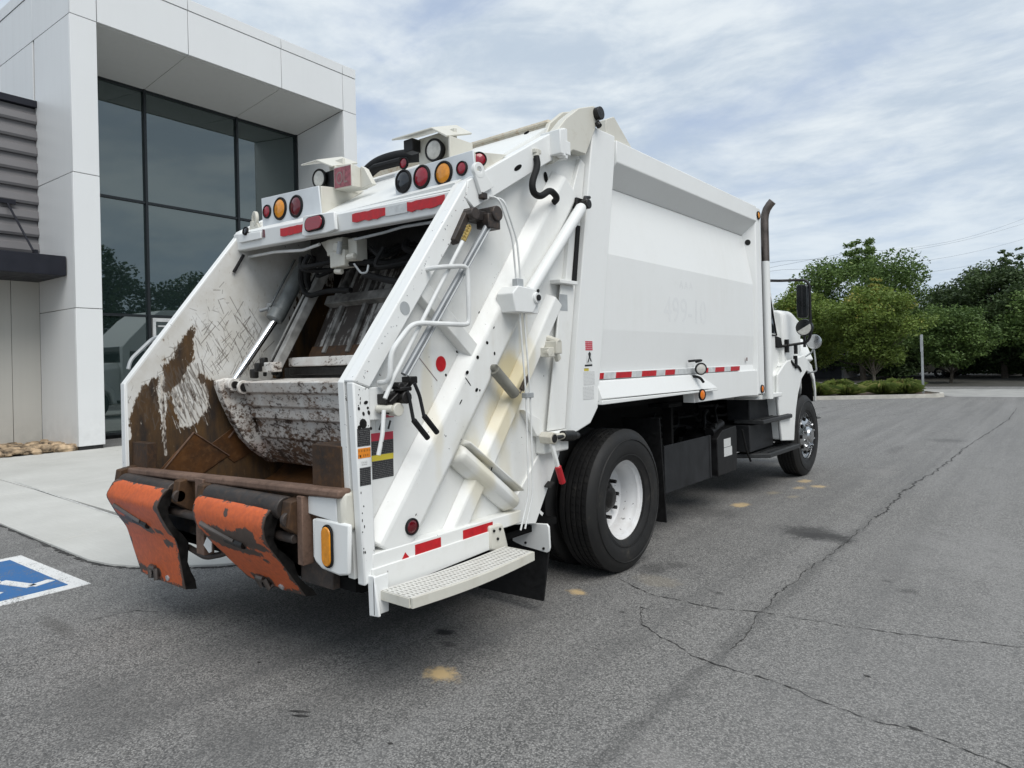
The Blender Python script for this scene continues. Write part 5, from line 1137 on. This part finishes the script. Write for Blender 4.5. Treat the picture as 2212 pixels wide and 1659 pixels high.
P('step_leg', MB().hexa([(1.225, -2.41, .418), (1.292, -2.41, .425), (1.292, -2.395, .425), (1.225, -2.395, .418), (1.218, -2.41, .60), (1.262, -2.41, .605), (1.262, -2.395, .605), (1.218, -2.395, .60)]).box(1.255, 1.268, -2.41, -2.33, .425, .60), CH, st, .004)
P('step_bracket', MB().prism([(-1.60, .53), (-1.60, .66), (-1.49, .655), (-1.47, .60), (-1.44, .50), (-1.50, .49)], 'X', 1.17, 1.245), CR, st, .012)
m = MB()
for y, z in ((-1.57, .63), (-1.52, .63), (-1.54, .58)): m.cyl((1.245, y, z), (1.252, y, z), .008, 8)
P('step_bolts', m, 'grease_black', st)
rr_ = [(1.03, .40), (1.22, .385), (1.235, .395), (1.245, .42), (1.24, .545), (1.225, .562), (.95, .54), (.95, .42)]
mf = P('mudflap_bracket', MB().prism(rr_, 'Y', -1.06, -1.045), 'white_body_paint', None, .004)
P('mud_flap', MB().hexa([(.46, -1.06, .062), (1.183, -1.06, .082), (1.183, -1.045, .082), (.46, -1.045, .062), (.46, -1.045, .55), (1.235, -1.045, .46), (1.235, -1.03, .46), (.46, -1.03, .55)]), 'black_rubber', mf, .003)
m = MB(); m.cyl((1.06, -1.068, .425), (1.06, -1.06, .425), .008, 8); m.cyl((1.20, -1.068, .41), (1.20, -1.06, .41), .008, 8); P('flap_bolts', m, 'grease_black', mf)
P('front_mud_flap', MB().hexa([(.66, .85, .165), (1.055, .85, .165), (1.055, .865, .165), (.66, .865, .165), (.66, .82, 1.05), (1.03, .82, 1.05), (1.03, .835, 1.05), (.66, .835, 1.05)]), 'black_rubber', None, .003)
P('rear_mud_flap', MB().box(-1.2, -.5, -1.06, -1.045, .1, .55), 'black_rubber')

# --- rear lamp bracket, white box and container flaps under the lip
rl = P('rear_lamp_bracket', MB().prism([(.935, .66), (.945, .845), (1.08, .85), (1.215, .848), (1.20, .62), (1.13, .605), (1.0, .615), (.95, .64)], 'Y', -2.50, -2.478), WT, None, .012)
oval('rear_lamp', (1.062, .732), .066, .180, 'Y', 'amber_lens', 'black_rubber', None, -2.502)
P('bracket_side', MB().box(.93, .95, -2.497, -2.40, .655, .84), WT, rl, .008)
P('white_box', MB().prism([(.852, .862), (.845, .94), (1.112, .955), (1.12, .845)], 'Y', -2.495, -2.40), CH, None, .005)
P('box_rim', MB().box(1.112, 1.17, -2.497, -2.41, .80, .985), CR, None, .02)
P('white_box', MB().box(-1.222, -1.12, -2.50, -2.40, .845, .885), CH, None, .005)
lamp('small_rear_lamp', (-1.13, -2.505, .835), (0, -1, 0), .025, 'dark_red_lens')
for x in (-1.12, -.30, -.02, .82):
  P('flap_hanger', MB().hexa([(x-.035, -2.58, .80), (x+.035, -2.58, .80), (x+.035, -2.45, .70), (x-.035, -2.45, .70), (x-.035, -2.56, .92), (x+.035, -2.56, .92), (x+.035, -2.45, .94), (x-.035, -2.45, .94)]), 'rust', None, .006)
for x0, x1, z0 in ((-.145, -.055, .52), (.855, .90, .62)): P('hanger_post', MB().box(x0, x1, -2.53, -2.47, z0, .945), 'lip_rust', None, .004)
for a, b in ((-1.06, -.36), (.06, .78)): P('flap_roller', MB().cyl((a, -2.535, .845+.03*(a > 0)), (b, -2.535, .85+.03*(a > 0)), .056, 22), 'worn_roller', None, .006)
m = MB(); m.cyl((-1.12, -2.53, .72), (.84, -2.53, .74), .024, 12); m.cyl((-.40, -2.42, .60), (.2, -2.42, .62), .03, 12); m.tube([(-.42, -2.45, .50), (-.2, -2.45, .47), (.0, -2.45, .52), (.2, -2.40, .60)], .018, 8, .05); m.box(-.9, .8, -2.40, -2.2, .52, .72); m.box(.74, 1.0, -2.44, -2.3, .50, .64)
for x in (-.29, .815): m.cyl((x, -2.56, .835), (x+.025, -2.56, .835), .036, 14)
P('flap_shaft', m, 'worn_roller', None, .004)
P('rear_crossmember', MB().box(-1.12, 1.12, -2.40, -2.1, .50, .56).box(-.9, .9, -2.2, -1.9, .40, .62), 'chassis_black')
def flap(x0, x1, y_tap0, y_tap1, prof, seed, scrapes, label):
    fe = empty('container_flap', (0, 0, 0)); fe.parent = truck; fe['label'] = label
    # prof: (y, z, left x, right x)
    n = len(prof); S = [0]
    for a, b in zip(prof, prof[1:]): S.append(S[-1]+math.hypot(b[0]-a[0], b[1]-a[1]))
    nu, nv = 40, 34; rng = np.random.default_rng(seed)
    us = np.linspace(0, 1, nu); ss = np.linspace(0, S[-1], nv)
    Py = np.interp(ss, S, [p[0] for p in prof]); Pz = np.interp(ss, S, [p[1] for p in prof]); Xl = np.interp(ss, S, [p[2] for p in prof]); Xr = np.interp(ss, S, [p[3] for p in prof])
    k = np.ones(3)/3
    for A in (Py, Pz): A[1:-1] = np.convolve(A, k, 'valid')
    V = []; wear = []
    for j in range(nv):
        for i in range(nu):
            ed = .008*math.sin(7*ss[j]/S[-1]*3+seed)
            V.append((Xl[j]+(Xr[j]-Xl[j])*us[i], Py[j]-.006*math.sin(math.pi*us[i]), Pz[j])); e = min(us[i], 1-us[i])*(x1-x0)
            w = max(0, .62-e*13)*.75+max(0, .55-(S[-1]-ss[j])*9)*.8+(max(0, .40-ss[j]*14))*.8
            for (u0, s0, a, b, kk) in scrapes:
                dd = math.hypot((us[i]-u0)/a, (ss[j]/S[-1]-s0)/b); w = max(w, kk*max(0, 1.35-dd))
            wear.append(w)
    off = len(V); t = Vector((0, .014, -.004)); V += [tuple(Vector(v)+t) for v in V]
    F = []; idx = lambda j, i: j*nu+i
    for j in range(nv-1):
        for i in range(nu-1):
            F.append((idx(j, i), idx(j, i+1), idx(j+1, i+1), idx(j+1, i))); F.append((off+idx(j, i), off+idx(j+1, i), off+idx(j+1, i+1), off+idx(j, i+1)))
    for j in range(nv-1):
        F.append((idx(j, 0), idx(j+1, 0), off+idx(j+1, 0), off+idx(j, 0))); F.append((idx(j, nu-1), off+idx(j, nu-1), off+idx(j+1, nu-1), idx(j+1, nu-1)))
    for i in range(nu-1):
        F.append((idx(0, i), off+idx(0, i), off+idx(0, i+1), idx(0, i+1))); F.append((idx(nv-1, i), idx(nv-1, i+1), off+idx(nv-1, i+1), off+idx(nv-1, i)))
    me = bpy.data.meshes.new('flap_plate'); me.from_pydata(V, [], F); me.update()
    bm = bmesh.new(); bm.from_mesh(me); bmesh.ops.recalc_face_normals(bm, faces=bm.faces); bm.to_mesh(me); bm.free()
    me.polygons.foreach_set('use_smooth', [True]*len(me.polygons)); me.set_sharp_from_angle(angle=R(35))
    at = me.attributes.new('wear', 'FLOAT', 'POINT'); at.data.foreach_set('value', np.array(wear+[1.0]*len(wear), np.float32))
    me.materials.append(MATS['scraped_orange_paint']); o = bpy.data.objects.new('flap_plate', me); col.objects.link(o); o.parent = fe
    # side web and lower lug
    for side, Xs in ((0, Xl), (1, Xr)):
        m = MB()
        vs = []
        for j in range(0, nv, 3):
            vs.append((Xs[j]+(-.003 if side == 0 else .003), Py[j]+.002, Pz[j])); vs.append((Xs[j]+(-.003 if side == 0 else .003), Py[j]+.055+.014*math.sin(j*.45), Pz[j]-.014))
        q = len(vs)//2; m.add(vs, [(2*a, 2*a+1, 2*a+3, 2*a+2) for a in range(q-1)])
        vs2 = [(v[0]-(.012 if side else -.012), v[1], v[2]) for v in vs]; m.add(vs2, [(2*a, 2*a+2, 2*a+3, 2*a+1) for a in range(q-1)])
        P('side_web', m, 'grease_black', fe)
    def at_(u, s, o=0.0):
        j = int(s*(nv-1)); j2 = min(nv-1, j+1); d = Vector((0, Py[j2]-Py[j-1], Pz[j2]-Pz[j-1])).normalized(); nn = Vector((0, d.z, -d.y)); nn = -nn if nn.y > 0 else nn
        return Vector((Xl[j]+(Xr[j]-Xl[j])*u, Py[j], Pz[j]))+nn*o
    # recessed handle slot, bottom lug and a bolt
    a, b = at_(.12, .30, .004), at_(.52, .40, .004)
    P('handle_slot', MB().tube([a, b], .017, 8), 'exhaust_steel', fe); P('slot_shadow', MB().tube([at_(.40, .40, .002), at_(.62, .44, .002)], .022, 8), 'grease_black', fe)
    m = MB()
    for u in (.34, .47): m.tube([at_(u, .90, .012), at_(u+.01, .985, .026), at_(u+.01, .99, -.01)], .017, 8)
    m.tube([at_(.36, .89, .012), at_(.47, .89, .012)], .018, 8)
    P('lower_lug', m, 'exhaust_steel', fe)
    P('lug_hole', MB().tube([at_(.41, .965, .01), at_(.41, .985, .012)], .024, 8), 'grease_black', fe)
    P('flap_bolt', MB().cyl(at_(.68, .955, 0), at_(.68, .955, .014), .017, 10), 'galvanised_grey', fe)
    return fe
flap(-1.09, -.36, 0, 0, [(-2.585, .872, -1.06, -.345), (-2.605, .868, -1.065, -.35), (-2.650, .775, -1.085, -.365), (-2.600, .66, -1.07, -.355), (-2.545, .56, -1.045, -.35), (-2.485, .26, -.99, -.385)], 1,
     [(.28, .42, .30, .04, .75), (.07, .46, .06, .03, .9), (.55, .46, .14, .05, .9), (.86, .58, .09, .04, .85), (.75, .47, .08, .03, .8), (.97, .3, .04, .2, .8), (.12, .93, .10, .03, .7), (.42, .92, .12, .05, .9)], 'orange steel flap hanging nearly straight')
flap(.02, .73, 0, 0, [(-2.585, .878, .035, .735), (-2.61, .868, .03, .735), (-2.630, .80, .025, .725), (-2.610, .72, .025, .715), (-2.54, .615, .05, .72), (-2.38, .395, .14, .685)], 2,
     [(.28, .36, .20, .10, 1.0), (.60, .36, .28, .075, 1.0), (.75, .30, .13, .08, .9), (.45, .50, .35, .05, .9), (.85, .40, .12, .05, .8), (.15, .46, .1, .06, .7), (.4, .92, .2, .06, 1.0), (.5, .12, .03, .04, .8), (.78, .58, .06, .04, .7)], 'orange steel flap swung inward with large scraped patches')
P('white_tag', MB().prism([(-.04, .585), (.0, .635), (.05, .625), (.045, .56), (.02, .55)], 'Y', -2.54, -2.535), 'white_sticker', None)

# --- chassis side equipment
P('side_skirt_plate', MB().box(.985, 1.0, .955, 1.93, .385, .80).box(1.0, 1.006, 1.90, 1.93, .385, .80), 'dark_grey_plastic', None, .004)
P('skirt_bracket', MB().box(.90, .99, 1.12, 1.16, .78, 1.15).box(.90, 1.10, .86, 1.12, 1.14, 1.17), 'chassis_black', None, .003)
bx = P('battery_box', MB().prism([(2.10, .37), (2.10, .745), (2.24, .82), (2.60, .835), (2.62, .78), (2.60, .37)], 'X', .62, 1.0), 'black_metal', None, .008)
m = MB(); m.cyl((.9, 2.14, .80), (.9, 2.42, .87), .05, 14); m.cyl((.78, 2.2, .86), (.95, 2.2, .86), .03, 10); m.tube([(.85, 2.15, .82), (.8, 2.25, .98), (.75, 2.45, 1.0)], .018, 8, .05); m.tube([(.92, 2.3, .88), (.85, 2.4, 1.02), (.8, 2.6, 1.05)], .015, 8, .05); P('battery_fittings', m, 'black_metal', bx)
for z0, z1 in ((.64, .725), (.545, .635)): P('sticker', MB().box(1.0, 1.002, 2.26+.0, 2.44+(.03 if z0 < .6 else 0), z0, z1), 'white_sticker_print', bx, smooth=False)
P('grab_strap', MB().tube([(1.02, 2.72, .78), (1.03, 2.80, .55), (1.03, 2.92, .42)], .012, 8, .08), 'black_rubber')
cs = P('cab_step', MB().box(.70, 1.0, 2.99, 3.76, .50, .80).box(.72, .98, 3.05, 3.75, .84, 1.10), 'dark_grey_plastic', None, .01)
P('step_tread', MB().prism([(.82, 3.0), (1.14, 3.05), (1.155, 4.0), (1.12, 4.06), (.82, 4.0)], 'Z', .812, .858), 'step_grey', cs, .008)
P('step_tread', MB().prism([(.80, 2.98), (1.15, 3.2), (1.17, 4.22), (.82, 4.22)], 'Z', .425, .475), 'step_grey', cs, .008)
m = MB()
for x in (.93, 1.02, 1.11):
    m.box(x-.006, x+.006, 3.06, 3.98, .858, .864); m.box(x-.006, x+.006, 3.24, 4.18, .475, .481)
P('tread_ribs', m, 'black_metal', cs)

# --- cab
cab = P('cab', MB().prism([(3.0, 1.08), (3.0, 2.72), (3.06, 2.79), (3.50, 2.80), (3.72, 2.62), (4.02, 1.92), (4.08, 1.85), (4.08, 1.08)], 'X', -1.0, 1.0), WT, None, .035, seg=3)
P('sun_visor', MB().prism([(3.55, 2.70), (3.85, 2.62), (3.84, 2.59), (3.55, 2.65)], 'X', -.95, .95), WT, cab, .01)
for s in (1, -1):
    dr_ = P('cab_door', MB().prism([(3.06, 1.08), (3.06, 2.60), (3.58, 2.60), (3.90, 1.86), (3.93, 1.80), (3.93, 1.45), (3.66, 1.30), (3.62, 1.06)], 'X', s*.995, s*1.025), WT, cab, .012)
    P('side_window', MB().prism([(3.14, 1.83), (3.14, 2.50), (3.56, 2.50), (3.86, 1.83)], 'X', s*1.022, s*1.029), 'cab_glass', dr_, .004)
    P('window_seal', MB().tube([(s*1.027, 3.12, 1.81), (s*1.027, 3.12, 2.52), (s*1.027, 3.57, 2.52), (s*1.027, 3.88, 1.81), (s*1.027, 3.12, 1.81)], .014, 6), 'black_rubber', dr_)
    P('door_handle', MB().box(s*1.02, s*1.045, 3.10, 3.22, 1.62, 1.66), 'black_metal', dr_, .006)
    P('mirror_mount', MB().prism([(3.84, 1.66), (3.84, 1.80), (4.0, 1.78), (4.05, 1.66)], 'X', s*.99, s*1.05), 'black_rubber', cab, .01)
P('windscreen', MB().hexa([(-.86, 3.795, 2.50), (.86, 3.795, 2.50), (.90, 4.035, 1.95), (-.90, 4.035, 1.95), (-.86, 3.803, 2.505), (.86, 3.803, 2.505), (.90, 4.043, 1.955), (-.90, 4.043, 1.955)]), 'cab_glass', cab)
def loft(secs):
    m = MB(); n = len(secs[0]); vs = [v for s in secs for v in s]
    f = [(i*n+k, i*n+(k+1) % n, (i+1)*n+(k+1) % n, (i+1)*n+k) for i in range(len(secs)-1) for k in range(n)]+[tuple(range(n))[::-1], tuple((len(secs)-1)*n+k for k in range(n))]
    return m.add(vs, f)
def hsec(y, w, zt, zb): return [(-w, y, zb), (w, y, zb), (w, y, zt-.09), (w*.985, y, zt-.03), (w*.93, y, zt), (-w*.93, y, zt), (-w*.985, y, zt-.03), (-w, y, zt-.09)]
hood_ = P('hood', loft([hsec(4.06, 1.055, 2.125, 1.3), hsec(4.45, 1.07, 2.125, 1.3), hsec(5.0, .98, 2.06, 1.1), hsec(5.45, .82, 1.90, .85), hsec(5.75, .74, 1.72, .7)]), WT, None, .03, seg=3)
P('grille', MB().box(-.6, .6, 5.72, 5.78, .85, 1.6), 'chrome', hood_, .01)
P('bumper', MB().box(-.86, .86, 5.6, 5.85, .42, .78), WT, None, .03)
fpoly = [(3.64, 1.34), (3.63, 1.05), (3.74, .56), (4.19, .515), (4.235, .70), (4.30, .90), (4.40, 1.08), (4.56, 1.26), (4.78, 1.36), (4.97, 1.33), (5.10, 1.23), (5.165, 1.08), (5.17, .94), (5.19, .94), (5.195, 1.10), (5.14, 1.28), (5.02, 1.43), (4.7, 1.565), (4.3, 1.52), (4.02, 1.50), (3.9, 1.46)]
for s in (1, -1):
    f_ = P('fender', MB().prism(fpoly, 'X', s*1.082, s*1.112), WT, None, .014, seg=3)
    P('fender_rear', MB().prism([(3.65, 1.34), (3.64, 1.05), (3.75, .57), (4.14, .535), (4.14, 1.42), (3.9, 1.42)], 'X', s*.80, s*1.084), WT, f_, .02)
    P('fender_top', MB().prism([(3.9, 1.40), (4.5, 1.42), (5.0, 1.39), (5.10, 1.30), (5.02, 1.42), (4.7, 1.555), (4.3, 1.51), (3.9, 1.45)], 'X', s*.80, s*1.084), WT, f_, .01)
    P('fender_blend', loft([[(s*.95, y, 1.45), (s*1.03, y, 1.50), (s*(.985 if y < 4.9 else .93), y, 1.85 if y < 4.9 else 1.75), (s*.88, y, 1.8)] for y in (4.08, 4.5, 5.0, 5.4)]), WT, f_, .015)
    P('hood_latch', MB().box(s*1.095, s*1.135, 4.28, 4.34, 1.40, 1.56).tube([(s*1.11, 4.14, 1.50), (s*1.125, 4.22, 1.44), (s*1.125, 4.40, 1.425), (s*1.115, 4.52, 1.36)], .016, 8, .06), 'black_rubber', f_, .006)
    P('headlamp', MB().lathe([(.11, 0), (.1, .03), (.06, .06), (0, .07)], (s*.62, 5.70, 1.1), (0, 1, 0), 20), 'clear_lens', f_)
    P('wheel_well', MB().prism([(4.25, .6), (4.30, .9), (4.42, 1.1), (4.58, 1.27), (4.78, 1.35), (5.0, 1.32), (5.10, 1.19), (5.15, 1.0), (5.16, .7)], 'X', s*.5, s*1.04), 'chassis_black', f_) if False else P('wheel_well', MB().prism([(4.18, .6), (4.24, .9), (4.38, 1.12), (4.55, 1.29), (4.78, 1.39), (5.0, 1.36), (5.10, 1.25), (5.155, 1.08), (5.16, .94), (5.145, .94), (5.14, 1.07), (5.08, 1.22), (4.96, 1.32), (4.78, 1.35), (4.57, 1.25), (4.41, 1.07), (4.31, .88), (4.25, .6)], 'X', s*.5, s*1.081).prism([(4.2, .6), (4.4, 1.1), (4.78, 1.36), (5.1, 1.2), (5.15, .7)], 'X', s*.5, s*.78), 'chassis_black', f_)
    # mirrors
    mi = P('mirror', MB().prism([(1.192, 2.02), (1.185, 2.12), (1.188, 2.40), (1.205, 2.425), (1.30, 2.42), (1.318, 2.395), (1.312, 2.05), (1.295, 2.015)] if s > 0 else [(-1.192, 2.02), (-1.185, 2.12), (-1.188, 2.40), (-1.205, 2.425), (-1.30, 2.42), (-1.318, 2.395), (-1.312, 2.05), (-1.295, 2.015)], 'Y', 4.17, 4.25), 'mirror_back', None, .012)
    P('mirror_glass', MB().box(min(s*1.203, s*1.302), max(s*1.203, s*1.302), 4.1660, 4.169, 2.04, 2.40), 'chrome' if False else 'mirror_back', mi)
    P('mirror_ridge', MB().box(min(s*1.245, s*1.262), max(s*1.245, s*1.262), 4.160, 4.168, 2.04, 2.40), 'dark_grey_plastic', mi, .004)
    P('convex_mirror', MB().lathe([(.10, 0), (.105, .03), (.07, .06), (0, .07)], (s*1.262, 4.195, 1.898), (0, 1, 0), 24).lathe([(.098, 0), (.06, -.008), (0, -.012)], (s*1.262, 4.195, 1.898), (0, 1, 0), 24), 'mirror_back', mi)
    P('mirror_arm', MB().tube([(s*.95, 3.80, 2.47), (s*1.02, 4.1, 2.485), (s*1.285, 4.21, 2.48), (s*1.335, 4.21, 2.42), (s*1.335, 4.21, 1.80), (s*1.285, 4.21, 1.715), (s*1.10, 4.12, 1.69), (s*1.0, 3.98, 1.67)], .0165, 8, .05).box(min(s*1.06, s*1.10), max(s*1.06, s*1.10), 4.08, 4.13, 1.60, 1.76).box(min(s*1.15, s*1.185), max(s*1.15, s*1.185), 4.14, 4.18, 1.58, 1.70).box(min(s*1.25, s*1.275), max(s*1.25, s*1.275), 4.18, 4.22, 1.66, 1.82), 'black_metal', mi)
    P('mirror_reflection', MB().prism([(s*(1.262+.088*math.cos(t)), 1.898+.088*math.sin(t)) for t in [R(k) for k in range(-150, 31, 20)]], 'Y', 4.176, 4.180), 'clear_lens', mi)
    hm = P('hood_mirror', MB().lathe([(.0, -.012), (.06, -.008), (.092, 0), (.095, .02), (.07, .05), (0, .065)], (s*1.20, 4.82, 1.735), (0, 1, 0), 24), 'aluminium', None)
    P('mirror_post', MB().tube([(s*1.19, 4.84, 1.66), (s*1.165, 4.85, 1.60), (s*1.02, 4.85, 1.50)], .010, 8, .03).tube([(s*1.195, 4.84, 1.65), (s*1.215, 4.86, 1.35), (s*1.10, 4.86, 1.33)], .010, 8, .03), 'galvanised_grey', hm)
# exhaust stack
ex = P('exhaust_stack', MB().tube([(1.225, 2.99, 2.58), (1.225, 2.99, 2.90), (1.226, 2.99, 3.03), (1.233, 2.99, 3.09), (1.252, 2.99, 3.145), (1.285, 2.99, 3.19), (1.318, 2.99, 3.222)], .043, 20), 'exhaust_steel')
P('heat_shield', MB().lathe([(.046, 1.1), (.046, 2.585)], (1.222, 2.99, 0), (0, 0, 1), 18), WT, ex)
P('stack_mount', MB().box(1.0, 1.19, 2.93, 2.98, 1.3, 1.35).box(1.0, 1.19, 2.93, 2.98, 2.3, 2.35).box(1.02, 1.165, 2.915, 3.0, 1.15, 2.75), 'chassis_black', ex)
P('cab_rear_tray', MB().prism([(2.80, 1.10), (2.95, 1.155), (3.64, 1.135), (3.64, 1.09), (2.98, 1.085)], 'X', .9, 1.16), WT, None, .01)

# ================================================================== white road tractor parked beyond the truck, mirrored in the glass
semi = empty('road_tractor', (-5.0, 7.0, 0)); tag(semi, 'white long nosed road tractor with sleeper seen mirrored in the glass', 'truck')
def S_(n, m, mat, bev=.03): return m.build(n, mat, semi, bevel=bev)
S_('sleeper_cab', MB().prism([(-.75, 1.0), (-.75, 2.5), (-.55, 2.75), (.2, 3.55), (.6, 3.85), (1.55, 3.9), (1.55, 1.0)], 'X', -1.18, 1.18), 'white_body_paint')
S_('hood', loft([[(-w, y, .6), (w, y, .6), (w, y, z-.2), (w*.8, y, z), (-w*.8, y, z), (-w, y, z-.2)] for y, w, z in ((-.75, 1.0, 1.95), (-1.6, .95, 1.85), (-2.3, .85, 1.6))]), 'white_body_paint')
for s in (-1, 1):
    S_('fender', MB().prism([(-2.35, .7), (-2.3, 1.1), (-2.0, 1.25), (-1.4, 1.25), (-1.05, 1.0), (-.95, .5), (-1.1, .5), (-1.2, .9), (-1.5, 1.1), (-1.9, 1.1), (-2.15, .9), (-2.2, .7)], 'X', s*.8, s*1.2), 'white_body_paint')
    S_('door_window', MB().prism([(-.55, 1.75), (-.5, 2.35), (.15, 2.35), (.15, 1.75)], 'X', s*1.178, s*1.19), 'cab_glass', 0)
    S_('sleeper_window', MB().box(min(s*1.178, s*1.19), max(s*1.178, s*1.19), .75, 1.05, 1.9, 2.25), 'cab_glass', 0); S_('sleeper_window', MB().box(min(s*1.178, s*1.19), max(s*1.178, s*1.19), .75, 1.05, 2.75, 3.05), 'cab_glass', 0)
    for y in (-1.7, 2.6, 3.9): S_('wheel', MB().lathe([(.28, -.15), (.5, -.15), (.52, 0), (.5, .15), (.28, .15)], (s*.98, y, .52), (1, 0, 0), 28, True), 'tyre_rubber', 0)
    S_('fuel_tank', MB().cyl((s*.95, -.2, .65), (s*.95, 1.4, .65), .3, 24), 'aluminium', .01)
S_('frame', MB().box(-.45, .45, -2.3, 4.5, .7, 1.0), 'chassis_black', 0)
S_('windscreen', MB().hexa([(-1.0, -.76, 1.95), (1.0, -.76, 1.95), (1.0, -.74, 1.95), (-1.0, -.74, 1.95), (-.95, -.75, 2.5), (.95, -.75, 2.5), (.95, -.56, 2.73), (-.95, -.56, 2.73)]), 'cab_glass', 0)
